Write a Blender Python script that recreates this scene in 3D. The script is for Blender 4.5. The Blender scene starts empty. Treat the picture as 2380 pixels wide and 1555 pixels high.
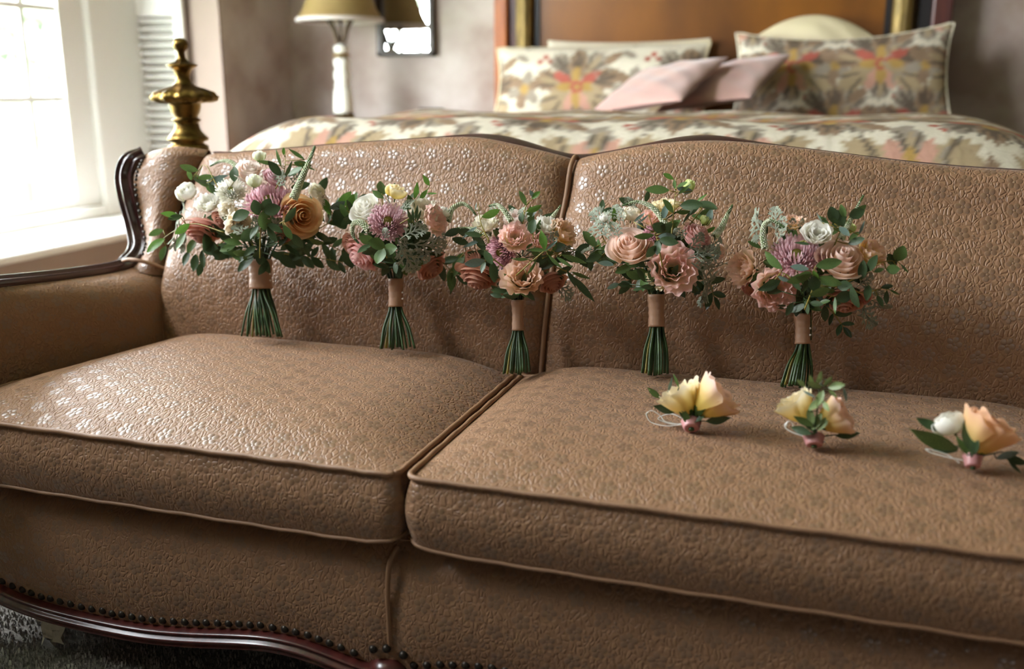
import bpy, math, random
import numpy as np
from mathutils import Vector, Matrix

# ------------------------------------------------------------------ camera
SC = bpy.context.scene
COL = SC.collection
F_PX, IMG_W, IMG_H = 2314.0, 2380.0, 1555.0
PITCH, YAW = math.radians(14.0), math.radians(18.3)
EYE = Vector((0.0, 0.0, 1.05))
cam_data = bpy.data.cameras.new('camera')
cam = bpy.data.objects.new('camera', cam_data)
COL.objects.link(cam)
cam.location = EYE
cam.rotation_euler = (math.pi/2 - PITCH, 0.0, YAW)
cam_data.sensor_width = 36.0
cam_data.lens = 36.0*F_PX/IMG_W
cam_data.clip_start = 0.05
cam_data.dof.use_dof = True
cam_data.dof.focus_distance = 1.84
cam_data.dof.aperture_fstop = 2.0
SC.camera = cam

# ------------------------------------------------------------------ sky, daylight portals, exposure
SKY = 24.0
world = bpy.data.worlds.new('overcast sky')
SC.world = world
world.use_nodes = True
wn = world.node_tree.nodes
wn['Background'].inputs[0].default_value = (0.90, 0.955, 1.0, 1)
wn['Background'].inputs[1].default_value = SKY

def portal(name, loc, rot, sx, sy):
    l = bpy.data.lights.new(name, 'AREA')
    l.shape = 'RECTANGLE'; l.size = sx; l.size_y = sy
    l.cycles.is_portal = True
    o = bpy.data.objects.new(name, l); COL.objects.link(o)
    o.location = loc; o.rotation_euler = rot
WIN1 = (1.25, 3.88, 0.507, 1.80)      # left wall, the window in view: y0, y1, z0, z1
FILL_WIN2 = (-0.35, 2.05, 1.83, 3.2)     # left wall, unseen high opening added for light from above left
WIN3 = (1.15, 1.5, 1.65, 2.2)       # wall behind the camera: x0, x1, z0, z1
XL, XW = -2.613, -3.03               # wall_left face and window plane
YB, YF = 4.46, -1.9                  # back wall, wall behind the camera
XR, ZC = 2.5, 3.3
portal('daylight_portal_1', (XW-0.10, (WIN1[0]+WIN1[1])/2, (WIN1[2]+WIN1[3])/2), (0, -math.pi/2, 0), WIN1[3]-WIN1[2], WIN1[1]-WIN1[0])
portal('daylight_portal_2', (XW-0.10, (FILL_WIN2[0]+FILL_WIN2[1])/2, (FILL_WIN2[2]+FILL_WIN2[3])/2), (0, -math.pi/2, 0), FILL_WIN2[3]-FILL_WIN2[2], FILL_WIN2[1]-FILL_WIN2[0])
portal('daylight_portal_3', ((WIN3[0]+WIN3[1])/2, YF-0.30, (WIN3[2]+WIN3[3])/2), (math.pi/2, 0, 0), WIN3[1]-WIN3[0], WIN3[3]-WIN3[2])
vs = SC.view_settings
vs.view_transform = 'Standard'; vs.look = 'None'; vs.gamma = 1.0; vs.use_curve_mapping = False
vs.exposure = 0.95
SC.cycles.max_bounces = 8
SC.cycles.diffuse_bounces = 5
SC.cycles.transparent_max_bounces = 12
SC.cycles.caustics_reflective = False
SC.cycles.caustics_refractive = False
SC.cycles.sample_clamp_indirect = 8.0

# ------------------------------------------------------------------ picture <-> world helpers
_cp, _sp, _cy, _sy = math.cos(PITCH), math.sin(PITCH), math.cos(YAW), math.sin(YAW)
FW = Vector((-_sy*_cp, _cy*_cp, -_sp))
RT = Vector((_cy, _sy, 0.0))
UP = RT.cross(FW)
def ray(px, py):
    return FW + RT*((px-IMG_W/2)/F_PX) - UP*((py-IMG_H/2)/F_PX)
def at_y(px, py, y):
    d = ray(px, py); return EYE + d*(y/d.y)
def at_z(px, py, z):
    d = ray(px, py); return EYE + d*((z-EYE.z)/d.z)
def metres(p):                      # metres per photo pixel at a point
    return (p-EYE).dot(FW)/F_PX

# ------------------------------------------------------------------ generic helpers
def lin(r, g, b):
    f = lambda c: (c/12.92 if c <= 0.04045 else ((c+0.055)/1.055)**2.4)
    return (f(r/255.0), f(g/255.0), f(b/255.0))
def tag(o, label=None, cat=None, group=None, kind=None):
    if label: o['label'] = label
    if cat: o['category'] = cat
    if group: o['group'] = group
    if kind: o['kind'] = kind
    return o
def empty(name, loc, label=None, cat=None, group=None):
    o = bpy.data.objects.new(name, None); COL.objects.link(o)
    o.location = loc; o.empty_display_size = 0.05
    return tag(o, label, cat, group)
def mesh_from(name, verts, faces, mat, smooth=True, uvs=None, cols=None):
    me = bpy.data.meshes.new(name)
    me.from_pydata([tuple(map(float, v)) for v in verts], [], faces)
    if mat: me.materials.append(mat)
    if smooth:
        me.polygons.foreach_set('use_smooth', [True]*len(me.polygons))
    if uvs is not None:
        uvl = me.uv_layers.new(name='UVMap')
        idx = np.empty(len(me.loops), dtype=np.int32); me.loops.foreach_get('vertex_index', idx)
        uvl.data.foreach_set('uv', np.asarray(uvs, dtype=np.float32)[idx].ravel())
    if cols is not None:
        ca = me.color_attributes.new('tint', 'FLOAT_COLOR', 'POINT')
        c = np.ones((len(verts), 4), dtype=np.float32); c[:, :3] = cols
        ca.data.foreach_set('color', c.ravel())
    me.update()
    return me
def obj(name, me, parent=None, M=None):
    o = bpy.data.objects.new(name, me); COL.objects.link(o)
    if parent: o.parent = parent
    if M is not None: o.matrix_basis = M
    return o
class MB:
    """collects verts and faces, in world coordinates unless built with an origin"""
    def __init__(self): self.v = []; self.f = []; self.uv = []; self.c = []
    def add(self, verts, faces, uvs=None, cols=None):
        b = len(self.v)
        self.v += [tuple(map(float, p)) for p in verts]
        self.f += [tuple(i+b for i in f) for f in faces]
        if uvs is not None: self.uv += list(uvs)
        if cols is not None: self.c += list(cols)
        return self
    def box(self, x0, x1, y0, y1, z0, z1, bev=0.0):
        if bev <= 0:
            vs_ = [(x, y, z) for z in (z0, z1) for y in (y0, y1) for x in (x0, x1)]
            return self.add(vs_, [(0,2,3,1),(4,5,7,6),(0,1,5,4),(2,6,7,3),(0,4,6,2),(1,3,7,5)])
        b = min(bev, (x1-x0)/2.01, (y1-y0)/2.01, (z1-z0)/2.01)
        vs_, fs = [], []
        for (zz, i) in ((z0, b), (z0+b, 0), (z1-b, 0), (z1, b)):
            vs_ += [(x0+b+i*0, y0+i, zz), (x1-b, y0+i, zz), (x1-i, y0+b, zz), (x1-i, y1-b, zz), (x1-b, y1-i, zz), (x0+b, y1-i, zz), (x0+i, y1-b, zz), (x0+i, y0+b, zz)]
        for k in range(3):
            for j in range(8):
                a, c = k*8+j, k*8+(j+1) % 8
                fs.append((a, c, c+8, a+8))
        fs.append(tuple(range(7, -1, -1))); fs.append(tuple(range(24, 32)))
        return self.add(vs_, fs)
    def lathe(self, prof, n=24, c=(0,0,0), flute=None):
        vs_, fs = [], []
        for (r, z) in prof:
            for j in range(n):
                a = 2*math.pi*j/n
                rr = r*(1+(flute(a, z) if flute else 0))
                vs_.append((c[0]+rr*math.cos(a), c[1]+rr*math.sin(a), c[2]+z))
        for k in range(len(prof)-1):
            for j in range(n):
                a, b2 = k*n+j, k*n+(j+1) % n
                fs.append((a, b2, b2+n, a+n))
        fs.append(tuple(range(n-1, -1, -1))); m = (len(prof)-1)*n; fs.append(tuple(range(m, m+n)))
        return self.add(vs_, fs)
    def tube(self, pts, rad, n=8, closed=False, uvscale=None):
        pts = [Vector(p) for p in pts]; N = len(pts)
        rads = rad if isinstance(rad, (list, tuple)) else [rad]*N
        vs_, fs, uvs = [], [], []
        t0 = (pts[1]-pts[0]).normalized()
        ref = Vector((0,0,1)) if abs(t0.z) < 0.9 else Vector((1,0,0))
        nrm = t0.cross(ref).normalized(); L = 0.0
        for i, p in enumerate(pts):
            if closed: t = (pts[(i+1) % N]-pts[i-1]).normalized()
            else: t = (pts[min(i+1, N-1)]-pts[max(i-1, 0)]).normalized()
            nrm = (nrm - t*nrm.dot(t)).normalized(); bi = t.cross(nrm)
            if i: L += (p-pts[i-1]).length
            for j in range(n):
                a = 2*math.pi*j/n
                vs_.append(p + nrm*(rads[i]*math.cos(a)) + bi*(rads[i]*math.sin(a)))
                uvs.append((L, rads[i]*a))
        M = N if closed else N-1
        for i in range(M):
            for j in range(n):
                a, b2 = i*n+j, i*n+(j+1) % n; i2 = ((i+1) % N)*n
                fs.append((a, b2, i2+(j+1) % n, i2+j))
        if not closed:
            fs.append(tuple(range(n-1, -1, -1))); fs.append(tuple(range((N-1)*n, N*n)))
        return self.add(vs_, fs, uvs)
    def sphere(self, c, r, nu=10, nv=6, sc=(1,1,1), half=False):
        prof = []
        for k in range(nv+1):
            a = (-math.pi/2 if not half else 0) + (math.pi if not half else math.pi/2)*k/nv
            prof.append((max(r*math.cos(a), 1e-5), r*math.sin(a)))
        vs_, fs = [], []
        for (rr, z) in prof:
            for j in range(nu):
                a = 2*math.pi*j/nu
                vs_.append((c[0]+rr*math.cos(a)*sc[0], c[1]+rr*math.sin(a)*sc[1], c[2]+z*sc[2]))
        for k in range(nv):
            for j in range(nu):
                a, b2 = k*nu+j, k*nu+(j+1) % nu
                fs.append((a, b2, b2+nu, a+nu))
        return self.add(vs_, fs)
    def sweep(self, pts, prof, wfix=None, nfix=None, uvs=False):
        """closed profile [(w,n)] carried along pts; wfix: fixed width axis, nfix: fixed normal axis"""
        pts = [Vector(p) for p in pts]; N = len(pts); n = len(prof); vs_, fs = [], []
        for i, p in enumerate(pts):
            t = (pts[min(i+1, N-1)]-pts[max(i-1, 0)]).normalized()
            if wfix is not None:
                w = (wfix - t*wfix.dot(t)).normalized(); nn = t.cross(w).normalized()
            else:
                nn = (nfix - t*nfix.dot(t)).normalized(); w = t.cross(nn).normalized()
            for (a, b) in prof: vs_.append(p + w*a + nn*b)
        for i in range(N-1):
            for j in range(n):
                a, b2 = i*n+j, i*n+(j+1) % n
                fs.append((a, b2, b2+n, a+n))
        fs.append(tuple(range(n-1, -1, -1))); fs.append(tuple(range((N-1)*n, N*n)))
        return self.add(vs_, fs)
    def build(self, name, mat, parent=None, smooth=True, origin=None):
        o_ = Vector(origin) if origin is not None else Vector((0,0,0))
        if origin is None and parent is not None:
            o_ = Vector(ORI.get(parent.name, (0,0,0)))
        vs_ = [(v[0]-o_.x, v[1]-o_.y, v[2]-o_.z) for v in self.v]
        me = mesh_from(name, vs_, self.f, mat, smooth, self.uv if len(self.uv) == len(self.v) else None, np.array(self.c) if len(self.c) == len(self.v) and self.c else None)
        ob = obj(name, me, parent)
        if origin is not None and parent is None: ob.location = o_
        return ob
ORI = {}
def root(name, loc, label, cat, group=None):
    o = empty(name, loc, label, cat, group); ORI[o.name] = Vector(loc); return o
def bevel(o, w=0.003, seg=2):
    m = o.modifiers.new('bevel', 'BEVEL'); m.width = w; m.segments = seg; m.limit_method = 'ANGLE'
    return o
def grid_mesh(name, P, mat, uv=None, cols=None, wrap_u=False):
    """P: (nv, nu, 3) array"""
    nv, nu = P.shape[:2]
    fs = []
    for k in range(nv-1):
        for j in range(nu-1 if not wrap_u else nu):
            j2 = (j+1) % nu
            fs.append((k*nu+j, k*nu+j2, (k+1)*nu+j2, (k+1)*nu+j))
    return mesh_from(name, P.reshape(-1, 3), fs, mat, True, None if uv is None else uv.reshape(-1, 2), None if cols is None else cols.reshape(-1, 3))
def smooth_path(pts, n=60):
    pts = [Vector(p) for p in pts]
    out = []
    P = [pts[0]*2-pts[1]] + pts + [pts[-1]*2-pts[-2]]
    segs = len(pts)-1
    for i in range(n+1):
        s = min(i/n*segs, segs-1e-6); k = int(s); t = s-k
        p0, p1, p2, p3 = P[k], P[k+1], P[k+2], P[k+3]
        out.append(0.5*((2*p1)+(p2-p0)*t+(2*p0-5*p1+4*p2-p3)*t*t+(3*p1-p0-3*p2+p3)*t*t*t))
    return out

# ------------------------------------------------------------------ materials
def new_mat(name):
    m = bpy.data.materials.new(name); m.use_nodes = True
    nt = m.node_tree; b = nt.nodes['Principled BSDF']
    return m, nt, b
def mat(name, rgb, rough=0.5, metal=0.0, spec=0.5, noise=None, bump=None, coat=0.0):
    m, nt, b = new_mat(name)
    c = lin(*rgb)
    b.inputs['Base Color'].default_value = (*c, 1)
    b.inputs['Roughness'].default_value = rough
    b.inputs['Metallic'].default_value = metal
    b.inputs['Specular IOR Level'].default_value = spec
    if coat: b.inputs['Coat Weight'].default_value = coat; b.inputs['Coat Roughness'].default_value = 0.15
    if noise:                                    # (scale, rgb2, stretch)
        sc_, rgb2, st = noise
        tc = nt.nodes.new('ShaderNodeTexCoord'); mp = nt.nodes.new('ShaderNodeMapping'); mp.inputs['Scale'].default_value = st
        n = nt.nodes.new('ShaderNodeTexNoise'); n.inputs['Scale'].default_value = sc_; n.inputs['Detail'].default_value = 5
        r = nt.nodes.new('ShaderNodeValToRGB'); r.color_ramp.elements[0].position = 0.38; r.color_ramp.elements[1].position = 0.66
        r.color_ramp.elements[0].color = (*c, 1); r.color_ramp.elements[1].color = (*lin(*rgb2), 1)
        nt.links.new(tc.outputs['Object'], mp.inputs[0]); nt.links.new(mp.outputs[0], n.inputs['Vector'])
        nt.links.new(n.outputs['Fac'], r.inputs[0]); nt.links.new(r.outputs[0], b.inputs['Base Color'])
    if bump:                                     # (scale, distance)
        tc = nt.nodes.new('ShaderNodeTexCoord')
        n = nt.nodes.new('ShaderNodeTexNoise'); n.inputs['Scale'].default_value = bump[0]; n.inputs['Detail'].default_value = 4
        bp = nt.nodes.new('ShaderNodeBump'); bp.inputs['Distance'].default_value = bump[1]; bp.inputs['Strength'].default_value = 1
        nt.links.new(tc.outputs['Object'], n.inputs['Vector']); nt.links.new(n.outputs['Fac'], bp.inputs['Height']); nt.links.new(bp.outputs[0], b.inputs['Normal'])
    return m

class NV:                                        # arithmetic on shader values
    nt = None
    def __init__(self, s): self.s = s
    @staticmethod
    def op(kind, *a):
        n = NV.nt.nodes.new('ShaderNodeMath'); n.operation = kind
        for i, x in enumerate(a):
            if isinstance(x, NV): NV.nt.links.new(x.s, n.inputs[i])
            else: n.inputs[i].default_value = float(x)
        return NV(n.outputs[0])
    def __add__(s, o): return NV.op('ADD', s, o)
    def __radd__(s, o): return NV.op('ADD', o, s)
    def __sub__(s, o): return NV.op('SUBTRACT', s, o)
    def __rsub__(s, o): return NV.op('SUBTRACT', o, s)
    def __mul__(s, o): return NV.op('MULTIPLY', s, o)
    def __rmul__(s, o): return NV.op('MULTIPLY', o, s)
    def __truediv__(s, o): return NV.op('DIVIDE', s, o)
def nsmooth(x, a, b):
    n = NV.nt.nodes.new('ShaderNodeMapRange'); n.interpolation_type = 'SMOOTHSTEP'
    NV.nt.links.new(x.s, n.inputs[0]); n.inputs[1].default_value = a; n.inputs[2].default_value = b
    return NV(n.outputs[0])
def quilted_fabric(name, base, flower, petals=5):
    """rose-tan satin matelasse: crackled quilting with raised five-petal flowers; the UV map is in metres"""
    m, nt, b = new_mat(name); NV.nt = nt
    uvn = nt.nodes.new('ShaderNodeUVMap'); sep = nt.nodes.new('ShaderNodeSeparateXYZ')
    nt.links.new(uvn.outputs[0], sep.inputs[0])
    # slight wander so that rows are not ruler-straight
    wob = nt.nodes.new('ShaderNodeTexNoise'); wob.inputs['Scale'].default_value = 9.0; wob.inputs['Detail'].default_value = 1
    nt.links.new(uvn.outputs[0], wob.inputs['Vector'])
    wsep = nt.nodes.new('ShaderNodeSeparateXYZ'); nt.links.new(wob.outputs['Color'], wsep.inputs[0])
    U = NV(sep.outputs[0]) + (NV(wsep.outputs[0]) - 0.5)*0.022
    V = NV(sep.outputs[1]) + (NV(wsep.outputs[1]) - 0.5)*0.016
    def lattice(du, dv, a, bb, R, npet, rot):
        x = NV.op('FLOOR', (U+du)/a); y = NV.op('FLOOR', (V+dv)/bb)
        lx = (NV.op('FRACT', (U+du)/a) - 0.5)*a; ly = (NV.op('FRACT', (V+dv)/bb) - 0.5)*bb
        th = NV.op('ARCTAN2', ly, lx) + NV.op('FRACT', NV.op('SINE', x*12.9898 + y*78.233 + rot)*43758.5)*6.28
        r = NV.op('SQRT', lx*lx + ly*ly)
        w = 2*math.pi/npet
        tf = NV.op('SUBTRACT', NV.op('MODULO', th + 62.8318, w), w/2)
        px = r*NV.op('COSINE', tf) - 0.60*R
        py = r*NV.op('SINE', tf)
        d2 = (px*px)*(1/(0.40*R)**2) + (py*py)*(1/(0.36*R)**2)
        hump = NV.op('MAXIMUM', 1.0 - d2, 0.0)
        eye = NV.op('MAXIMUM', 1.0 - (r*r)*(1/(0.20*R)**2), 0.0)
        return NV.op('MAXIMUM', hump, eye), nsmooth(r, 1.25*R, 0.95*R)
    h1, z1 = lattice(0, 0, .084, .050, .0140, 5, 0.3)
    h2, z2 = lattice(.042, .025, .084, .050, .0140, 5, 1.7)
    h3, z3 = lattice(.021, .030, .084, .050, .0064, 3, 0.9)
    h4, z4 = lattice(.063, .005, .084, .050, .0064, 3, 2.9)
    H = NV.op('MAXIMUM', NV.op('MAXIMUM', h1, h2), NV.op('MAXIMUM', h3, h4)*0.7)
    Z = NV.op('MAXIMUM', NV.op('MAXIMUM', z1, z2), NV.op('MAXIMUM', z3, z4))
    dome = NV.op('SQRT', H)
    mask = nsmooth(H, 0.02, 0.25)
    vor = nt.nodes.new('ShaderNodeTexVoronoi'); vor.feature = 'DISTANCE_TO_EDGE'; vor.inputs['Scale'].default_value = 124.0
    mp = nt.nodes.new('ShaderNodeMapping'); mp.inputs['Rotation'].default_value = (0, 0, 0.5); mp.inputs['Scale'].default_value = (1.0, 0.62, 1.0)
    wv = nt.nodes.new('ShaderNodeTexNoise'); wv.inputs['Scale'].default_value = 55.0; wv.inputs['Detail'].default_value = 1
    nt.links.new(uvn.outputs[0], wv.inputs['Vector'])
    va = nt.nodes.new('ShaderNodeVectorMath'); va.operation = 'SCALE'; va.inputs['Scale'].default_value = 0.011
    nt.links.new(wv.outputs['Color'], va.inputs[0])
    vb = nt.nodes.new('ShaderNodeVectorMath'); vb.operation = 'ADD'
    nt.links.new(uvn.outputs[0], vb.inputs[0]); nt.links.new(va.outputs[0], vb.inputs[1])
    nt.links.new(vb.outputs[0], mp.inputs[0]); nt.links.new(mp.outputs[0], vor.inputs['Vector'])
    crack = NV.op('POWER', nsmooth(NV(vor.outputs['Distance']), 0.0, 0.23), 0.85)
    fine = nt.nodes.new('ShaderNodeTexNoise'); fine.inputs['Scale'].default_value = 900.0; fine.inputs['Detail'].default_value = 1
    nt.links.new(uvn.outputs[0], fine.inputs['Vector'])
    height = crack*0.8*(1.0 - Z) + (0.15 + dome*0.75)*Z + NV(fine.outputs['Fac'])*0.10
    bp = nt.nodes.new('ShaderNodeBump'); bp.inputs['Distance'].default_value = 0.0012; bp.inputs['Strength'].default_value = 1.0
    nt.links.new(height.s, bp.inputs['Height']); nt.links.new(bp.outputs[0], b.inputs['Normal'])
    mix = nt.nodes.new('ShaderNodeMix'); mix.data_type = 'RGBA'
    mix.inputs['A'].default_value = (*lin(*base), 1); mix.inputs['B'].default_value = (*lin(*flower), 1)
    nt.links.new(mask.s, mix.inputs['Factor']); nt.links.new(mix.outputs['Result'], b.inputs['Base Color'])
    rough = 0.50 - mask*0.15
    nt.links.new(rough.s, b.inputs['Roughness'])
    spec = 0.42 + mask*0.58
    nt.links.new(spec.s, b.inputs['Specular IOR Level'])
    b.inputs['Sheen Weight'].default_value = 0.10; b.inputs['Sheen Roughness'].default_value = 0.4
    return m
def tint_mat(name, rough=0.5, spec=0.3, transl=0.25, bump=None):
    """colour from the mesh's own tint attribute (pigment and print)"""
    m, nt, b = new_mat(name)
    at = nt.nodes.new('ShaderNodeAttribute'); at.attribute_name = 'tint'
    nt.links.new(at.outputs['Color'], b.inputs['Base Color'])
    b.inputs['Roughness'].default_value = rough; b.inputs['Specular IOR Level'].default_value = spec
    if bump:
        tc = nt.nodes.new('ShaderNodeTexCoord')
        n = nt.nodes.new('ShaderNodeTexNoise'); n.inputs['Scale'].default_value = bump[0]; n.inputs['Detail'].default_value = 3
        bp = nt.nodes.new('ShaderNodeBump'); bp.inputs['Distance'].default_value = bump[1]
        nt.links.new(tc.outputs['Object'], n.inputs['Vector']); nt.links.new(n.outputs['Fac'], bp.inputs['Height']); nt.links.new(bp.outputs[0], b.inputs['Normal'])
    if transl:
        tr = nt.nodes.new('ShaderNodeBsdfTranslucent'); nt.links.new(at.outputs['Color'], tr.inputs['Color'])
        mx = nt.nodes.new('ShaderNodeMixShader'); mx.inputs[0].default_value = transl
        nt.links.new(b.outputs[0], mx.inputs[1]); nt.links.new(tr.outputs[0], mx.inputs[2])
        nt.links.new(mx.outputs[0], nt.nodes['Material Output'].inputs['Surface'])
    return m
def leaf_mat(name, rgb, rgb2, rough=0.42, transl=0.2, spec=0.45):
    m = mat(name, rgb, rough, 0, spec, noise=(30, rgb2, (1,1,1)))
    nt = m.node_tree; b = nt.nodes['Principled BSDF']
    src = b.inputs['Base Color'].links[0].from_socket
    tr = nt.nodes.new('ShaderNodeBsdfTranslucent'); nt.links.new(src, tr.inputs['Color'])
    mx = nt.nodes.new('ShaderNodeMixShader'); mx.inputs[0].default_value = transl
    nt.links.new(b.outputs[0], mx.inputs[1]); nt.links.new(tr.outputs[0], mx.inputs[2])
    nt.links.new(mx.outputs[0], nt.nodes['Material Output'].inputs['Surface'])
    return m
def glass_mat():
    m, nt, b = new_mat('window glass')
    t = nt.nodes.new('ShaderNodeBsdfTransparent'); g = nt.nodes.new('ShaderNodeBsdfGlossy'); g.inputs['Roughness'].default_value = 0.02
    mx = nt.nodes.new('ShaderNodeMixShader'); mx.inputs[0].default_value = 0.05
    nt.links.new(t.outputs[0], mx.inputs[1]); nt.links.new(g.outputs[0], mx.inputs[2])
    nt.links.new(mx.outputs[0], nt.nodes['Material Output'].inputs['Surface'])
    return m
M = {}
M['fabric'] = quilted_fabric('rose tan quilted satin', (142, 106, 78), (124, 92, 66))  # flower tone darkened to stand in for dim satin reflections
M['piping'] = mat('rose tan piping', (142, 106, 78), 0.5, bump=(700, 0.0006))
M['mahogany'] = mat('dark mahogany', (62, 27, 26), 0.22, spec=0.6, noise=(9, (46, 18, 18), (1, 1, 8)), coat=0.5)
M['rail'] = mat('red mahogany', (84, 36, 32), 0.30, spec=0.5, noise=(10, (62, 24, 22), (8, 1, 1)), coat=0.25)
M['nail'] = mat('antique brass nail', (52, 46, 40), 0.42, 0.7)
M['lining'] = mat('pale lining cloth', (222, 214, 198), 0.9, bump=(120, 0.002))
M['brass'] = mat('antique brass', (136, 108, 58), 0.34, 1.0, noise=(14, (84, 66, 34), (1,1,1)))
M['wall'] = mat('rose beige faux finish', (156, 134, 124), 0.75, noise=(3.2, (196, 184, 178), (1,1,1)), bump=(40, 0.001))
M['tanwall'] = mat('warm brown low bounce wall', (116, 102, 82), 0.8, noise=(6, (100, 88, 70), (1,1,1)))  # for unseen walls, brown chosen dark to cut fill bounced from the front
M['reveal'] = mat('smooth beige paint', (146, 127, 117), 0.7, bump=(90, 0.0004))
M['white'] = mat('white painted wood', (230, 229, 225), 0.4, bump=(60, 0.0003))
M['ceiling'] = mat('matt white ceiling', (226, 222, 214), 0.9, bump=(120, 0.0006))
M['carpet'] = mat('grey beige carpet', (120, 114, 106), 0.95, noise=(60, (98, 90, 82), (1,1,1)), bump=(300, 0.004))
M['tuft'] = mat('carpet yarn', (150, 144, 136), 0.95, noise=(45, (116, 110, 102), (1,1,1)))
M['glass'] = glass_mat()
M['petal'] = tint_mat('flower petal', 0.6, 0.2, 0.42)
M['print'] = tint_mat('printed cotton', 0.75, 0.25, 0.0, bump=(18, 0.006))
M['velvet'] = mat('blush velvet', (192, 152, 141), 0.8, noise=(5, (182, 142, 132), (1,1,1)), bump=(250, 0.0008))
M['velvet'].node_tree.nodes['Principled BSDF'].inputs['Sheen Weight'].default_value = 0.5
M['ivory'] = mat('ivory cotton', (208, 194, 160), 0.75, bump=(30, 0.004))
M['cream'] = mat('cream cotton', (210, 200, 178), 0.75, bump=(25, 0.004))
M['panelwood'] = mat('amber veneer', (128, 76, 14), 0.35, noise=(3.0, (90, 50, 7), (1, 1, 0.35)), coat=0.3)
M['gold'] = mat('worn gilding', (150, 124, 70), 0.5, 0.45, noise=(40, (100, 82, 46), (1,1,0.3)))
M['orange'] = mat('orange walnut', (170, 92, 30), 0.35, noise=(6, (140, 70, 22), (6,6,1)))
M['darkred'] = mat('dark cherry wood', (82, 34, 24), 0.35, noise=(6, (60, 24, 18), (6,6,1)), coat=0.2)
M['black'] = mat('black stain', (34, 30, 30), 0.4, bump=(80, 0.0003))
M['shade'] = mat('gold silk lampshade', (164, 138, 90), 0.65, noise=(6, (150, 124, 78), (1,1,1)))
M['shade_rim'] = mat('white shade lining', (222, 210, 208), 0.7, bump=(90, 0.0004))
M['porcelain'] = mat('ivory porcelain', (242, 240, 232), 0.25, bump=(60, 0.0008))
M['bronze'] = mat('dark bronze', (70, 56, 40), 0.4, 0.7, bump=(90, 0.0006))
M['frame'] = mat('dark mirror frame', (62, 48, 34), 0.4, bump=(90, 0.0006))
M['mirror'] = mat('mirror glass', (240, 244, 242), 0.01, 1.0)
M['stem'] = leaf_mat('cut green stem', (52, 76, 32), (32, 50, 24), 0.4, 0.0)
M['stem_yellow'] = leaf_mat('yellow twig', (146, 130, 54), (120, 112, 48), 0.5, 0.0)
M['ribbon'] = mat('champagne satin ribbon', (164, 126, 99), 0.42, spec=0.6, bump=(90, 0.0008))
M['pink_ribbon'] = mat('dusty pink satin ribbon', (188, 132, 130), 0.42, spec=0.5, bump=(60, 0.001))
M['white_ribbon'] = mat('white organza ribbon', (225, 225, 220), 0.35, bump=(90, 0.0005))
M['pearl'] = mat('pearl', (240, 236, 228), 0.15)
M['leaf_green'] = leaf_mat('mid green leaf', (98, 124, 66), (78, 106, 58))
M['leaf_bright'] = leaf_mat('bright green leaf', (104, 142, 58), (80, 122, 48), transl=0.3)
M['leaf_dark'] = leaf_mat('dark green leaf', (72, 92, 56), (54, 74, 46))
M['leaf_blue'] = leaf_mat('blue grey leaf', (120, 140, 130), (96, 118, 108), 0.5)
M['silver'] = leaf_mat('silver felted leaf', (160, 164, 148), (122, 130, 112), 0.85, 0.1, 0.2)
M['variegated'] = leaf_mat('variegated leaf', (150, 164, 104), (74, 104, 60), 0.45)
M['floret'] = mat('white floret', (226, 226, 206), 0.7, noise=(220, (170, 186, 140), (1,1,1)))
M['bark'] = mat('grey bark', (120, 108, 92), 0.9, bump=(30, 0.01))
M['garden_leaf'] = leaf_mat('garden foliage', (196, 208, 190), (168, 186, 164), 0.6, 0.4)
M['lawn'] = mat('lawn', (140, 164, 112), 0.95, noise=(4, (120, 146, 96), (1,1,1)), bump=(60, 0.02))

# ------------------------------------------------------------------ the room
def struct(o): o['kind'] = 'structure'; return o
FLOOR = struct(MB().box(XL-0.45, XR+0.2, YF-0.2, YB+0.2, -0.12, 0.0).build('floor', M['carpet'], smooth=False))
struct(MB().box(XW-0.2, XR+0.2, YF-0.2, YB+0.2, ZC, ZC+0.12).build('ceiling', M['ceiling'], smooth=False))
struct(MB().box(XW-0.2, XR+0.2, YB, YB+0.15, 0, ZC).build('wall_back', M['wall'], smooth=False))
struct(MB().box(XR, XR+0.15, YF, YB, 0, ZC).build('wall_right', M['tanwall'], smooth=False))
w = MB()
y0, y1, z0, z1 = WIN1; ya, yb = FILL_WIN2[:2]
for (a, b, c, d) in ((YF, ya, 0, ZC), (ya, y0, 0, FILL_WIN2[2]-0.03), (ya, y0, FILL_WIN2[3], ZC), (y0, yb, 0, z0-0.03), (y0, yb, z1, FILL_WIN2[2]-0.03), (y0, yb, FILL_WIN2[3], ZC), (yb, y1, 0, z0-0.03), (yb, y1, z1, ZC), (y1, YB, 0, ZC)):
    w.box(XW-0.02, XL, a, b, c, d)
struct(w.build('wall_left', M['wall'], smooth=False))
w = MB(); x0, x1, zz0, zz1 = WIN3
w.box(XW-0.2, x0, YF-0.25, YF, 0, ZC); w.box(x1, XR+0.2, YF-0.25, YF, 0, ZC); w.box(x0, x1, YF-0.25, YF, 0, zz0); w.box(x0, x1, YF-0.25, YF, zz1, ZC)
struct(w.build('wall_front', M['tanwall'], smooth=False))
# painted reveal and apron skins of the window recess in view
w = MB()
w.box(XW+0.01, XL+0.004, y1-0.012, y1, z0, z1)
w.box(XL-0.001, XL+0.004, 1.2, y1+0.0, 0.10, z0-0.031)
w.box(XW+0.01, XL, y0, y0+0.01, z0, z1); w.box(XW+0.01, XL, y0, y1, z1-0.01, z1)
struct(w.build('trim_1', M['reveal'], smooth=False))
struct(MB().box(XL, XL+0.018, 0.8, YB, 0, 0.11, 0.005).build('baseboard_left', M['white'], smooth=False))
struct(MB().box(XL, XR, YB-0.018, YB, 0, 0.11, 0.005).build('baseboard_back', M['white'], smooth=False))

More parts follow.
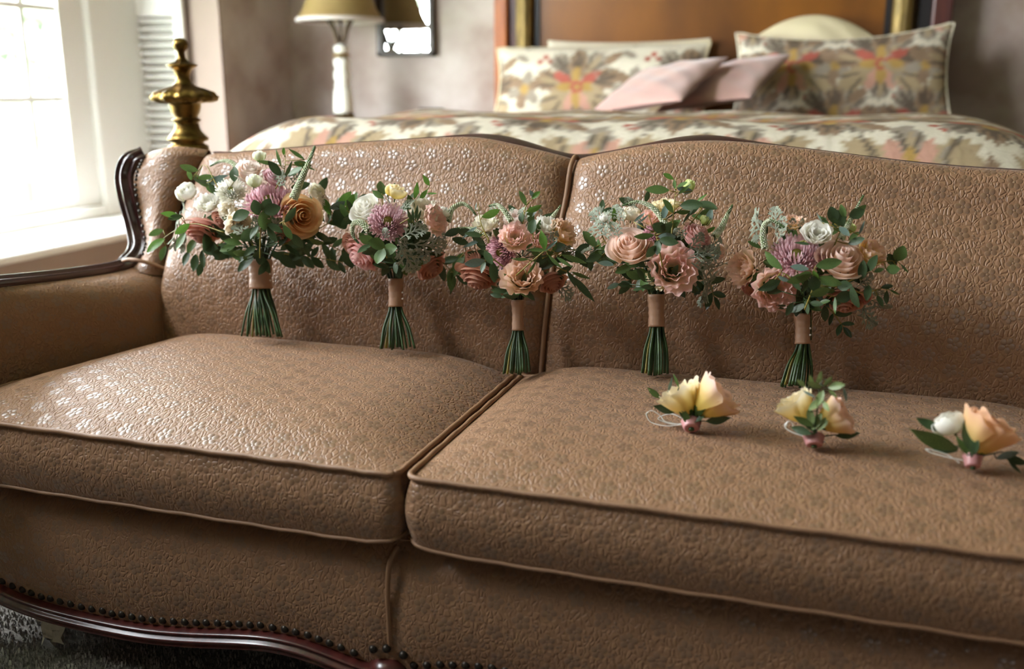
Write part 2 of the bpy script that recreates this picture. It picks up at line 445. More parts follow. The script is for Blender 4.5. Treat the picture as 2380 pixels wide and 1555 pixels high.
def window_left(name, y0, y1, z0, z1, muntins, shutters=False):
    X = XW
    r = empty(name, (X, (y0+y1)/2, z0)); ORI[r.name] = Vector((X, (y0+y1)/2, z0)); r['kind'] = 'structure'
    MB().box(X-0.03, XL+0.012, y0, y1, z0-0.03, z0, 0.006).build('window_sill', M['white'], r, False)
    g0, g1 = y0+0.24, y1-0.50                # glass range
    for (a, b, c, d) in ((y0, y1, z0, z0+0.05), (y0, y1, z1-0.06, z1), (y0, y0+0.16, z0, z1), (y1-0.36, y1-0.02, z0, z1)):
        bevel(MB().box(X-0.02, X+(0.035 if d-c > 0.5 else 0.031), a, b, c, d).build('casing', M['white'], r, False), 0.006)
    for (a, b, c, d) in ((g0-0.09, g1+0.16, z0+0.05, z0+0.093), (g0-0.09, g1+0.16, z1-0.11, z1-0.06), (g0-0.09, g0, z0+0.05, z1-0.06), (g1, g1+0.16, z0+0.05, z1-0.06)):
        bevel(MB().box(X-0.035, X+(0.005 if d-c > 0.5 else 0.002), a, b, c, d).build('sash', M['white'], r, False), 0.005)
    for yy in muntins[0]: bevel(MB().box(X-0.030, X-0.004, yy-0.012, yy+0.012, z0+0.09, z1-0.1).build('muntin', M['white'], r, False), 0.003)
    for zz in muntins[1]: bevel(MB().box(X-0.029, X-0.005, g0, g1, zz-0.012, zz+0.012).build('muntin', M['white'], r, False), 0.003)
    ys = [g0]+list(muntins[0])+[g1]; zs = [z0+0.093]+list(muntins[1])+[z1-0.11]
    for i in range(len(ys)-1):
        for j in range(len(zs)-1):
            MB().box(X-0.020, X-0.017, ys[i], ys[i+1], zs[j], zs[j+1]).build('pane', M['glass'], r, False)
    if shutters:
        s0, s1, yy = -3.075, -2.765, y1-0.045
        sh = MB()
        sh.box(s0, s0+0.045, yy-0.014, yy+0.014, z0+0.01, z1-0.05); sh.box(s1-0.045, s1, yy-0.014, yy+0.014, z0+0.01, z1-0.05)
        for (c, d) in ((z0+0.01, z0+0.09), (1.345, 1.43), (z1-0.14, z1-0.05)): sh.box(s0+0.045, s1-0.045, yy-0.013, yy+0.013, c, d)
        so = bevel(sh.build('shutter', M['white'], r, False), 0.003)
        ORI[so.name] = ORI[r.name]
        zc = z0+0.11
        while zc < z1-0.15:
            if not (1.33 < zc < 1.445):
                a = 0.6; l = 0.019; t = 0.003
                v = []
                for xx in (s0+0.045, s1-0.045):
                    for (p, q) in ((-l, -t), (l, -t), (l, t), (-l, t)):
                        v.append((xx, yy+p*math.cos(a)-q*math.sin(a), zc-(-p*math.sin(a))*-1-q*math.cos(a)*-1))
                MB().add(v, [(0,1,2,3),(7,6,5,4),(0,4,5,1),(1,5,6,2),(2,6,7,3),(3,7,4,0)]).build('louver', M['white'], so, False)
            zc += 0.0335
    return r
window_left('window_1', *WIN1, ([1.83, 2.17, 2.51, 2.85, 3.2], [1.0, 1.35]), True)
window_left('fill_window_2', *FILL_WIN2, ([], []))
r = empty('window_3', (1.15, YF, zz0)); ORI[r.name] = Vector((1.15, YF, zz0)); r['kind'] = 'structure'
for (a, b, c, d) in ((x0, x1, zz0, zz0+0.06), (x0, x1, zz1-0.06, zz1), (x0, x0+0.07, zz0, zz1), (x1-0.07, x1, zz0, zz1)):
    MB().box(a, b, YF-0.25, YF-0.18, c, d).build('sash', M['white'], r, False)
for xx in (x0+0.175,): MB().box(xx-0.012, xx+0.012, YF-0.23, YF-0.2, zz0, zz1).build('muntin', M['white'], r, False)
for zz in (1.92,): MB().box(x0, x1, YF-0.23, YF-0.2, zz-0.012, zz+0.012).build('muntin', M['white'], r, False)
MB().box(x0+0.06, x1-0.06, YF-0.217, YF-0.214, zz0+0.05, zz1-0.05).build('pane', M['glass'], r, False)

# garden seen through the panes: lawn and two pale trees
o = MB().box(-30, -3.4, -15, 25, -0.6, -0.5).build('lawn', M['lawn'], smooth=False); tag(o, kind='structure')
def garden_tree(x, y, h, rad, seed, label):
    rnd = random.Random(seed)
    t = root('garden_tree', (x, y, -0.5), label, 'tree', None)
    MB().tube([(x, y, -0.5), (x+0.1, y, h*0.35), (x-0.05, y+0.1, h*0.6), (x, y, h*0.85)], [0.16, 0.13, 0.09, 0.04], 8).build('trunk', M['bark'], t)
    mb = MB()
    for i in range(2600):
        a, b2 = rnd.uniform(0, 6.28), math.acos(rnd.uniform(-0.9, 1)); rr = rad*rnd.uniform(0.55, 1)
        p = Vector((x+rr*math.sin(b2)*math.cos(a), y+rr*math.sin(b2)*math.sin(a), h*0.62+rr*1.15*math.cos(b2)))
        d = Vector((rnd.gauss(0,1), rnd.gauss(0,1), rnd.gauss(0,1))).normalized()*0.15; e = d.orthogonal().normalized()*0.07
        mb.add([p-d, p+e, p+d, p-e], [(0,1,2,3)])
    o = mb.build('foliage', M['garden_leaf'], t, False); o['kind'] = 'stuff'
garden_tree(-6.4, 6.7, 2.6, 1.25, 4, 'pale green tree outside the window beside the louvred shutter')
garden_tree(-6.2, 3.9, 2.2, 1.25, 5, 'pale green tree outside the window at the left edge of the photo')
garden_tree(-8.2, 10.2, 3.2, 1.7, 6, 'pale green tree farthest outside, seen at the right of the window')

# carpet pile near the sofa
CXL = -0.653
rnd = random.Random(7); mb = MB()
for i in range(26000):
    x = rnd.uniform(-2.1, -0.55); y = rnd.uniform(1.05, 2.0)
    if (x > -1.0 and y > 1.75) or math.hypot(x+1.60, y-1.36) < 0.05 or math.hypot(x-CXL, y-1.335) < 0.06: continue
    a = rnd.uniform(0, 6.28); r_ = rnd.uniform(0.0020, 0.0036); h = rnd.uniform(0.005, 0.010)
    dx, dy = math.cos(a)*r_, math.sin(a)*r_
    mb.add([(x-dx-dy*.5, y-dy+dx*.5, 0), (x-dx+dy*.5, y-dy-dx*.5, 0), (x+dy*.5, y-dx*.5, h), (x-dy*.5, y+dx*.5, h), (x+dx+dy*.5, y+dy-dx*.5, 0), (x+dx-dy*.5, y+dy+dx*.5, 0)], [(0,1,2,3), (3,2,4,5)])
tag(mb.build('carpet_pile', M['tuft'], FLOOR, smooth=True), kind='stuff')

# ------------------------------------------------------------------ the sofa
SX, SY = -0.57, 1.9
sofa = root('sofa', (SX, SY, 0), 'rose tan quilted settee with serpentine back and carved mahogany trim', 'sofa')
TOP_PX = [(380,350),(440,352),(500,355),(620,346),(740,335),(860,327),(1000,318),(1080,316),(1150,328),(1224,345),(1310,364),(1360,360),(1420,349),(1500,334),(1560,328),(1650,325),(1740,331),(1820,340),(1960,357),(2100,375),(2240,388),(2380,396),(2480,402),(2560,406)]
_tp = [at_y(x, y, 2.03) for x, y in TOP_PX]
_tx = np.array([p.x for p in _tp]); _tz = np.array([p.z for p in _tp])
_xs = np.linspace(_tx[0], _tx[-1], 400); _zs = np.interp(_xs, _tx, _tz)
_k = np.exp(-0.5*(np.arange(-12, 13)/5.0)**2); _k /= _k.sum()
_zs = np.convolve(np.pad(_zs, 12, 'edge'), _k, 'valid')
def top_z(x): return np.interp(x, _xs, _zs)
def seam_x(z): return -0.563 + (z-0.516)*(0.026/0.395)
BQ = np.linspace(0, 1, 41); BY = np.convolve(np.pad(np.interp(BQ, [0, .25, .5, .68, .82, .92, 1], [1.888, 1.880, 1.888, 1.908, 1.940, 1.967, 1.990]), 4, 'edge'), np.ones(9)/9, 'valid')
def back_section(T, n1=26, n2=14):
    """(Y, z) from behind the cushion up over the rolled top and down the back"""
    out = []
    zf = T-0.055
    for i in range(n1):
        z = 0.38+(zf-0.38)*i/(n1-1); q = (z-0.38)/(zf-0.38)
        out.append((float(np.interp(q, BQ, BY)), z))
    yf = out[-1][0]
    for i in range(1, n2+1):
        a = math.pi*(0.12+0.88*i/n2)
        out.append((yf+0.045-0.045*math.cos(a), zf+0.055*math.sin(a)))
    out.append((yf+0.09, 0.15))
    return out
def back_panel(s_of, name):
    nu = 70; rows = None; P = []; UV = []
    for j in range(nu):
        s = j/(nu-1)
        xm = s_of(s, 0.7)
        sec = back_section(float(top_z(xm)))
        edge = min(s, 1-s); g = math.exp(-(edge/0.022)**1.0)
        colp, coluv, L = [], [], 0
        for i, (y, z) in enumerate(sec):
            x = s_of(s, z)
            k = 0.030*g*(1 if i < len(sec)-3 else 0.3)
            yy, zz = y + k, z - (0.012*g if i > 22 else 0)
            colp.append((x, yy, zz))
            if i: L += math.hypot(sec[i][0]-sec[i-1][0], sec[i][1]-sec[i-1][1])
            coluv.append((x, L))
        P.append(colp); UV.append(coluv)
    P = np.array(P).transpose(1, 0, 2) - np.array([SX, SY, 0]); UV = np.array(UV).transpose(1, 0, 2)
    return obj(name, grid_mesh(name, P, M['fabric'], UV), sofa)
def left_x(z): return -1.50 + (z-0.6)*0.2
back_panel(lambda s, z: left_x(z) + (seam_x(z)-left_x(z))*s, 'back_panel')
back_panel(lambda s, z: seam_x(z) + (0.47-seam_x(z))*s, 'back_panel')
sec = back_section(float(top_z(-0.54)))
MB().tube(smooth_path([(seam_x(z), y+0.020, z-0.004) for (y, z) in sec[:38:2]], 80), 0.0052, 8).build('seam_piping', M['piping'], sofa)
# crest rail behind the upholstery, showing between the humps
pts = [(x, 2.092, float(top_z(x))-0.016+0.011*math.exp(-((x+0.70)/0.10)**2)+0.010*math.exp(-((x+0.28)/0.09)**2)) for x in np.linspace(-1.45, 0.5, 120)]
MB().sweep(pts, [(0.014*math.cos(a), 0.016*math.sin(a)) for a in np.linspace(0, 2*math.pi, 12, endpoint=False)], nfix=Vector((0,-1,0))).build('crest_rail', M['mahogany'], sofa)
# frame behind and under
MB().box(-1.56, 0.55, 2.065, 2.11, 0.10, 0.86).build('back_cover', M['piping'], sofa, False)
MB().box(-1.60, 0.62, 1.36, 2.05, 0.20, 0.335).build('seat_deck', M['piping'], sofa, False)

# left wing and arm
def ptsY(l): return [at_y(*t) for t in l]
WOOD = [(335,357,2.02),(303,374,2.0),(290,410,1.99),(298,460,1.98),(314,520,1.98),(322,568,1.965),(306,600,1.94),(268,621,1.90),(150,640,1.76),(0,656,1.585),(-150,668,1.44),(-300,674,1.31)]
woodpath = smooth_path(ptsY(WOOD), 110)
prof = []
for k in range(24):
    q = -1+2*k/23
    prof.append((q*0.0265, 0.010*math.sqrt(max(0, 1-abs(q)**4))+0.0055*math.cos(q*2*math.pi)*(1-q**6)))
for k in range(8):
    q = 1-2*k/7; prof.append((q*0.0265, -0.014))
MB().sweep(woodpath, prof, wfix=Vector((1,0,0))).build('arm_rail', M['mahogany'], sofa)
Wf = smooth_path(ptsY([(302,618,1.925),(322,598,1.945),(334,560,1.965),(326,505,1.975),(314,450,1.98),(311,410,1.985),(322,378,2.0)]), 24)
Wb = smooth_path(ptsY([(392,640,1.945),(398,590,1.96),(406,530,1.98),(424,465,2.0),(452,405,2.02),(470,375,2.035),(478,364,2.04)]), 24)
P, UV = [], []
n = 26
for i in range(25):
    t = i/24; a, b = Wb[i], Wf[i]
    d = b-a; L = d.length; nn = Vector((-d.y, d.x, 0)).normalized()
    if nn.y > 0: nn = -nn
    row, ruv = [], []
    for j in range(n):
        s = j/(n-1)
        bul = 0.030*math.sin(math.pi*min(1, s*1.05)**0.9) if s < 0.95 else 0.0
        p = a + d*s + nn*bul + Vector((0, 0, 0.016*math.sin(math.pi*s)*t**3))
        row.append(p); ruv.append((s*L, t*0.3))
    for j in range(8):
        s = 1-j/7; p = a + d*s - nn*0.045*math.sin(math.pi/2*min(1, (j+0.6)/3)) + Vector((0,0,0.016*math.sin(math.pi*s)*t**3)); row.append(p); ruv.append((L+0.05+(1-s)*L, t*0.3))
    P.append(row); UV.append(ruv)
for q in (0.5, 0.9):                                     # rounded top closing
    row = []
    for j in range(len(P[24])):
        jj = j if j < n else max(0, int(n-1-(j-n)*(n-1)/7))
        opp = P[24][n + min(7, int(round((1-(min(j, n-1))/(n-1))*7)))] if j < n else P[24][jj]
        row.append(P[24][j].lerp(opp, q*0.5) + Vector((0, 0, 0.014*math.sin(q*math.pi/2))))
    P.append(row); UV.append([(u, v+0.02*q) for (u, v) in UV[24]])
Pa = np.array([[tuple(p) for p in r_] for r_ in P]) - np.array([SX, SY, 0])
obj('wing', grid_mesh('wing', Pa, M['fabric'], np.array(UV)), sofa)
# arm
aw = [p for p in woodpath if p.y < 1.93 and p.z < 0.70]
awy = np.array([p.y for p in aw])[::-1]; awx = np.array([p.x for p in aw])[::-1]; awz = np.array([p.z for p in aw])[::-1]
P, UV = [], []
for i in range(40):
    y = 1.12 + (1.99-1.12)*i/39
    xi = float(np.interp(y, [1.1, 1.3, 1.5, 1.7, 1.87, 2.0], [-1.605, -1.60, -1.578, -1.538, -1.475, -1.47]))
    xw_ = float(np.interp(y, awy, awx)); zw = float(np.interp(y, awy, awz))
    sec = [(xi, 0.36), (xi-0.002, 0.44), (xi-0.006, 0.50), (xi-0.010, 0.56), (xi-0.016, zw-0.055)]
    for a in np.linspace(0.2, math.pi/2, 7): sec.append((xi-0.020-(xi-0.020-xw_-0.016)*(1-math.cos(a)), zw-0.055+0.05*math.sin(a)))
    sec += [(xw_+0.006, zw-0.004), (xw_-0.014, zw-0.014), (xw_-0.016, 0.5), (xw_-0.01, 0.15)]
    row, ruv, L = [], [], 0
    for k, (x, z) in enumerate(sec):
        if k: L += math.hypot(x-sec[k-1][0], z-sec[k-1][1])
        row.append((x, y, z)); ruv.append((y+0.017, L))
    P.append(row); UV.append(ruv)
Pa = np.array(P) - np.array([SX, SY, 0])
me = grid_mesh('arm', Pa, M['fabric'], np.array(UV))
obj('arm', me, sofa)
P2 = np.array(P); P2[:, :, 0] = 2*(-0.515) - P2[:, :, 0]
obj('arm', grid_mesh('arm', P2[::-1] - np.array([SX, SY, 0]), M['fabric'], np.array(UV)), sofa)
MB().tube(smooth_path(ptsY([(286,606,1.905),(300,603,1.90),(325,606,1.90),(360,616,1.915),(392,628,1.93)]), 24), 0.0045, 8).build('seam_piping', M['piping'], sofa)
nail_mb = MB(); nail_mb.sphere((0,0,0), 0.0078, 10, 4, half=True)
nail_me = mesh_from('upholstery_nail', nail_mb.v, nail_mb.f, M['nail'])
small_mb = MB(); small_mb.sphere((0,0,0), 0.0042, 8, 3, half=True)
small_me = mesh_from('upholstery_nail', small_mb.v, small_mb.f, M['nail'])
RN = Matrix.Rotation(math.pi/2, 4, 'X')
for k in range(19):
    t = k/18; q = smooth_path(ptsY([(331,374,1.985),(318,405,1.972),(317,445,1.965),(328,505,1.96),(338,560,1.95),(332,590,1.93)]), 60)[int(t*60)]
    obj('upholstery_nail', small_me, sofa, Matrix.Translation(q-Vector((SX, SY, 0))) @ RN)

# apron, serpentine front rail, nails, centre leg
CX = -0.655
RAIL_PX = [(-330,1180),(-180,1262),(-90,1318),(0,1368),(60,1392),(130,1413),(230,1436),(330,1455),(430,1463),(540,1466),(620,1469),(690,1484),(750,1506),(800,1528),(850,1548),(905,1560)]
railtop = [at_y(x, y, 1.312) for x, y in RAIL_PX]
rx = np.array([p.x for p in railtop]); rz = np.array([p.z for p in railtop])
rx = np.append(rx, CX); rz = np.append(rz, rz[-1]-0.002)
def rail_z(x):
    x = np.asarray(x, float); xm = np.where(x > CX, 2*CX-x, x)
    return np.interp(xm, rx, rz)
xs_ = np.linspace(-1.62, 0.60, 150)
rzs = rail_z(xs_); kk = np.exp(-0.5*(np.arange(-6, 7)/2.2)**2); kk /= kk.sum(); rzs = np.convolve(np.pad(rzs, 6, 'edge'), kk, 'valid')
P, UV = [], []
for x, zb in zip(xs_, rzs):
    row, ruv = [], []
    dseam = abs(x-(-0.640)); g = math.exp(-dseam/0.012)
    for k in range(22):
        q = k/21; z = zb-0.01+(0.340-zb+0.01)*q
        yy = 1.335 - 0.022*math.sin(math.pi*(0.15+0.85*q)) + 0.006*g + 0.03*max(0, q-0.85)/0.15
        row.append((x, yy, z)); ruv.append((x, z))
    P.append(row); UV.append(ruv)
Pa = np.array(P).transpose(1, 0, 2) - np.array([SX, SY, 0])
obj('apron', grid_mesh('apron', Pa, M['fabric'], np.array(UV).transpose(1, 0, 2)), sofa)
sp = ptsY([(926,1270,1.330),(914,1288,1.320),(903,1322,1.3150),(901,1390,1.3135),(904,1450,1.3150),(907,1502,1.3215)])
MB().tube(smooth_path(sp, 40), 0.0042, 8).build('seam_piping', M['piping'], sofa)
prof = []
for k in range(26):
    q = -1+2*k/25
    prof.append((q*0.017, 0.016*math.sqrt(max(0, 1-abs(q)**3))+0.004*math.cos(q*2.5*math.pi)*(1-q**6)))
for k in range(6):
    q = 1-2*k/5; prof.append((q*0.017, -0.03))
pts = [(x, 1.322, z-0.020) for x, z in zip(xs_, rzs)]
MB().sweep(pts, prof, nfix=Vector((0,-1,0))).build('front_rail', M['rail'], sofa)
arc = [0.0]
for i in range(1, len(xs_)): arc.append(arc[-1]+math.hypot(xs_[i]-xs_[i-1], rzs[i]-rzs[i-1]))
rnd = random.Random(3); s = 0.005
while s < arc[-1]:
    x = float(np.interp(s, arc, xs_)); z = float(np.interp(s, arc, rzs))+0.0085+rnd.uniform(-.0012, .0012)
    if abs(x-CX) > 0.036:
        obj('upholstery_nail', nail_me, sofa, Matrix.Translation(Vector((x, 1.3225, z))-Vector((SX, SY, 0))) @ RN)
    s += 0.0223*rnd.uniform(0.92, 1.08)
for (x, y) in ((868,1508),(899,1507),(938,1522)):
    p = at_y(x, y, 1.318); obj('upholstery_nail', nail_me, sofa, Matrix.Translation(p-Vector((SX, SY, 0))) @ RN)
def leg_mb(x, y, ztop, rt=0.036):
    mb = MB()
    mb.lathe([(0.016, 0.0), (0.020, 0.01), (0.015, 0.03), (0.017, 0.06), (0.024, 0.085), (rt*0.95, 0.105), (rt*1.05, ztop-0.025), (rt*0.92, ztop-0.010), (rt*0.55, ztop-0.002), (0.004, ztop)], 20, (x, y, 0))
    return mb
kn = at_y(890, 1524, 1.33)
leg_mb(CX+0.002, 1.335, kn.z+0.002).build('leg', M['rail'], sofa)
for (x, y) in ((-1.60, 1.36), (0.33, 1.36), (-1.54, 2.04), (0.50, 2.04)): leg_mb(x, y, 0.16, 0.03).build('leg', M['rail'], sofa)
# torn lining hanging under the rail
a = at_y(118, 1452, 1.338); mb = MB(); rnd = random.Random(12)
P = []
for i in range(7):
    row = []
    for j in range(9):
        q = (j-4)/4; v_ = i/6
        row.append((a.x+q*0.034*(1-0.25*v_)+rnd.uniform(-.003,.003), a.y+0.010*math.sin(q*7+v_*3)+rnd.uniform(-.003,.003), a.z+0.015-v_*(0.055+0.014*math.sin(j*2.1))*(1-0.25*q*q)+rnd.uniform(-.003,.003)))
    P.append(row)
o = obj('torn_lining', grid_mesh('torn_lining', np.array(P)-np.array([SX, SY, 0]), M['lining']), sofa)
o['label'] = 'pale frayed scrap of lining hanging below the front rail'

# seat cushions
def cushion(x0, x1, y0, y1, flareL, label):
    cx_, cy_ = (x0+x1)/2, (y0+y1)/2
    rt_ = root('seat_cushion', (cx_, cy_, 0.345), label, 'cushion', None)
    zt, zb, Hc = 0.470, 0.350, 0.047
    def edge(u, v):                                   # u,v in 0..1 -> plan position with rounded corners
        xx = x0+(x1-x0)*u; yy = y0+(y1-y0)*v
        xx += flareL*(1-u)*(1-v)
        rc = 0.02
        for (cu, cv, sx, sy) in ((0,0,1,1),(1,0,-1,1)):
            du, dv = abs(u-cu)*(x1-x0), abs(v-cv)*(y1-y0)
            if du < rc and dv < rc:
                k = max(0, math.hypot(rc-du, rc-dv)-rc)
                if k > 0:
                    h = math.hypot(rc-du, rc-dv); xx += sx*k*(rc-du)/h; yy += sy*k*(rc-dv)/h
        return xx, yy
    def fall(d, w_): q = min(1, max(0, d/w_)); return 1-(1-q)**2.6
    nu, nv = 90, 70
    # top
    P, UV = [], []
    us = [0.5-0.5*math.cos(math.pi*i/(nu-1)) for i in range(nu)]; vv = [0.5-0.5*math.cos(math.pi*i/(nv-1)) for i in range(nv)]
    for v in vv:
        row, ruv = [], []
        for u in us:
            xx, yy = edge(u, v)
            k = fall(u*(x1-x0), 0.20)*fall((1-u)*(x1-x0), 0.20)*fall(v*(y1-y0), 0.24)*fall((1-v)*(y1-y0)+0.02, 0.07)
            row.append((xx, yy, zt+Hc*k)); ruv.append((xx, yy))
        P.append(row); UV.append(ruv)
    mbv = np.array(P)
    # side loop
    loop = [edge(u, 0) for u in us[:-1]] + [edge(1, v) for v in vv[:-1]] + [edge(u, 1) for u in us[::-1][:-1]] + [edge(0, v) for v in vv[::-1][:-1]]
    per = [0.0]
    for i in range(1, len(loop)): per.append(per[-1]+math.hypot(loop[i][0]-loop[i-1][0], loop[i][1]-loop[i-1][1]))
    n = len(loop); nz = 12; V, U, Fc = [], [], []
    base = nu*nv
    for k in range(nz):
        q = k/(nz-1); z = zb+(zt-zb)*q
        bul0 = math.sin(math.pi*q)
        for i in range(n):
            px_, py_ = loop[i]; a_ = loop[i-1]; b_ = loop[(i+1) % n]
            tx, ty = b_[0]-a_[0], b_[1]-a_[1]; l = math.hypot(tx, ty) or 1
            bul = bul0*(0.013 if py_ < y0+0.015 else 0.003)
            # bottom front corners lift and round inwards
            cl = 0.0
            if py_ < y0+0.05:
                for xe in (x0, x1): cl = max(cl, math.exp(-abs(px_-xe)/0.03))
            V.append((px_+ty/l*bul, py_-tx/l*bul, z+cl*0.012*(1-q))); U.append((per[i]+x0, z))
    verts = np.vstack([mbv.reshape(-1, 3), np.array(V)]); uv = np.vstack([np.array(UV).reshape(-1, 2), np.array(U)])
    for k in range(nv-1):
        for j in range(nu-1): Fc.append((k*nu+j, k*nu+j+1, (k+1)*nu+j+1, (k+1)*nu+j))
    for k in range(nz-1):
        for i in range(n):
            i2 = (i+1) % n; Fc.append((base+k*n+i, base+k*n+i2, base+(k+1)*n+i2, base+(k+1)*n+i))
    Fc.append(tuple(base+i for i in range(n-1, -1, -1)))
    o_ = Vector((cx_, cy_, 0.345))
    obj('cushion_cover', mesh_from('cushion_cover', verts-np.array(o_), Fc, M['fabric'], True, uv), rt_)
    rr = random.Random(5)
    for (zz, out) in ((zt+0.003, 0.003), (zb+0.004, 0.002)):
        pts = []
        for i in range(0, n, 2):
            px_, py_ = loop[i]; a_ = loop[i-1]; b_ = loop[(i+1) % n]; tx, ty = b_[0]-a_[0], b_[1]-a_[1]; l = math.hypot(tx, ty) or 1
            cl = 0.0
            if py_ < y0+0.05 and zz < 0.4:
                for xe in (x0, x1): cl = max(cl, math.exp(-abs(px_-xe)/0.03))
            pts.append((px_+ty/l*out, py_-tx/l*out, zz+cl*0.012+0.0005*math.sin(i*0.9)+0.0006*math.sin(i*2.3)))
        MB().tube(pts, 0.0047 if zz > 0.4 else 0.0034, 8, closed=True).build('piping', M['piping'], rt_)
cushion(-1.462, -0.6185, 1.298, 1.868, -0.125, 'left seat cushion carrying the two leftmost bouquets')
cushion(-0.5950, 0.425, 1.296, 1.868, 0.0, 'right seat cushion carrying the boutonnieres')

# ------------------------------------------------------------------ printed bedding
def print_fn(x, y, seed=0, scale=1.0, dens=1.0):
    """cream cotton with a woven-look leaf and blossom print; x,y numpy arrays in metres"""
    x = x/scale; y = y/scale
    out = np.empty(x.shape+(3,)); out[:] = lin(206, 196, 178)
    def paint(mask, rgb):
        m = np.clip(mask, 0, 1)[..., None]; out[:] = out*(1-m)+np.array(lin(*rgb))*m
    def ell(cx, cy, ax, ay, rot, ser=0.0, nser=9):
        dx, dy = x-cx, y-cy; c, s_ = math.cos(rot), math.sin(rot)
        u = (dx*c+dy*s_)/ax; v = (-dx*s_+dy*c)/ay
        r = np.sqrt(u*u+v*v); th = np.arctan2(v, u)
        return np.clip((1+ser*np.cos(nser*th)-r)*7, 0, 1)
    rnd = random.Random(seed)
    BR, GR, TA, GO, RE, PK, DK = (136,112,90), (146,134,120), (160,140,110), (166,134,76), (162,86,72), (184,140,122), (92,80,68)
    x0, x1, y0, y1 = x.min()-0.3, x.max()+0.3, y.min()-0.3, y.max()+0.3
    A, B = 0.50*dens, 0.36*dens
    for row in range(int(math.floor(y0/B)), int(math.ceil(y1/B))+1):
        for c_ in range(int(math.floor(x0/A)), int(math.ceil(x1/A))+1):
            cx = (c_+(0.5 if row % 2 else 0))*A; cy = row*B
            # big blossom: fan of serrated leaves, gold and red within
            for k, (a, l, w_, col) in enumerate(((0.25,.155,.055,BR),(math.pi-0.25,.155,.055,BR),(0.95,.15,.05,GR),(math.pi-0.95,.15,.05,GR),(-0.55,.15,.05,TA),(math.pi+0.55,.15,.05,TA),(math.pi/2,.14,.045,BR),(-math.pi/2,.12,.045,GR))):
                ex, ey = cx+math.cos(a)*l*0.75, cy+math.sin(a)*l*0.75
                paint(ell(ex, ey, l*0.62, w_, a, 0.12, 11), col); paint(ell(ex, ey, l*0.5, w_*0.30, a)*0.85, DK if k % 3 == 0 else TA); [paint(ell(cx+math.cos(a+da)*l*rr_, cy+math.sin(a+da)*l*rr_, .030, .007, a+da*2.2)*0.8, DK) for da, rr_ in ((.16, .8), (-.16, .8), (.2, 1.05), (-.2, 1.05))]
            for a in (0.55, math.pi-0.55, -1.1, math.pi+1.1): paint(ell(cx+math.cos(a)*.075, cy+math.sin(a)*.075, .055, .024, a, .08, 7), RE if abs(math.sin(a)) < 0.7 else PK)
            for a in (0, math.pi, math.pi/2, -math.pi/2): paint(ell(cx+math.cos(a)*.05, cy+math.sin(a)*.05, .045, .022, a), GO)
            paint(ell(cx, cy, .03, .03, 0, .15, 8), RE); paint(ell(cx, cy, .014, .014, 0), GO)
            # small secondary blossom with curls and berries
            dx_, dy_ = cx+A/2, cy
            for k in range(6):
                a = k*math.pi/3+0.3; paint(ell(dx_+math.cos(a)*.05, dy_+math.sin(a)*.05, .045, .026, a, .1, 7), GR if k % 2 else BR)
            paint(ell(dx_, dy_, .026, .026, 0, .2, 6), GO)
            for s_ in (-1, 1):
                for (px, py, r_) in ((.13, .06, .032), (.11, -.07, .026)):
                    d = np.abs(np.sqrt((x-dx_-s_*px)**2+(y-dy_-py)**2)-r_); paint(np.clip((0.006-d)*300, 0, 1)*(np.sin(np.arctan2(y-dy_-py, (x-dx_-s_*px)*s_)*1.0+0.6) > -0.5), GR)
                paint(ell(dx_+s_*.16, dy_-.01, .034, .014, s_*0.8), TA)
            for (px, py) in ((.09, .15), (.065, .125), (.115, .125)): paint(ell(dx_+px, dy_+py, .015, .015, 0), RE)
            paint(ell(dx_-.09, dy_+.13, .05, .022, 0.6, .12, 9), BR); paint(ell(dx_-.02, dy_+.15, .04, .018, -0.5, .12, 9), GR)
    return out

# duvet
DX0, DX1, DY0, DY1, DZ = -1.88, 0.66, 2.31, 4.28, 0.965
nu, nv = 300, 170
us = np.linspace(-1, 1, nu); vs2 = np.concatenate([np.linspace(0, 0.32, 100), np.linspace(0.32, 1, 71)[1:]])
U_, V_ = np.meshgrid(us, vs2)
cxd, hx = (DX0+DX1)/2, (DX1-DX0)/2
side = np.abs(U_)
X_ = cxd + hx*np.sign(U_)*np.sin(np.minimum(side, 1)*math.pi/2)**0.92
Y_ = DY0 + (DY1-DY0)*V_
X_ = cxd + (X_-cxd)*(1-0.16*np.clip(1-(Y_-DY0)/0.30, 0, 1)**2-0.130*np.clip((Y_-3.2)/0.6, 0, 1))
q1 = np.clip((Y_-DY0)/0.45, 0, 1); q2 = np.clip((hx-np.abs(X_-cxd))/0.50, 0, 1)
Z_ = 0.62 + (DZ-0.62)*(1-(1-q1)**2.6)**0.6*(1-(1-q2)**3.2)**0.8
Z_ += 0.010*np.sin(X_*5.1+Y_*2)*np.sin(Y_*4.3+1)*q1*q2 + 0.006*np.sin(X_*11+Y_*7)*q1*q2
Z_ -= 0.11*np.clip((Y_-3.45)/0.35, 0, 1)**2*(3-2*np.clip((Y_-3.45)/0.35, 0, 1))
Z_ -= 0.35*np.clip((side-0.97)/0.03, 0, 1)
P = np.stack([X_, Y_, Z_], -1)
cols = print_fn(X_+0.60, -Y_*1.0+Z_*0.9, 1, 0.86, 0.86)
dv = root('duvet', (cxd, 3.2, 0.6), 'cream duvet with brown and red blossom print spread over the bed', 'duvet')
obj('duvet_cover', grid_mesh('duvet_cover', P-np.array([cxd, 3.2, 0.6]), M['print'], None, cols), dv)

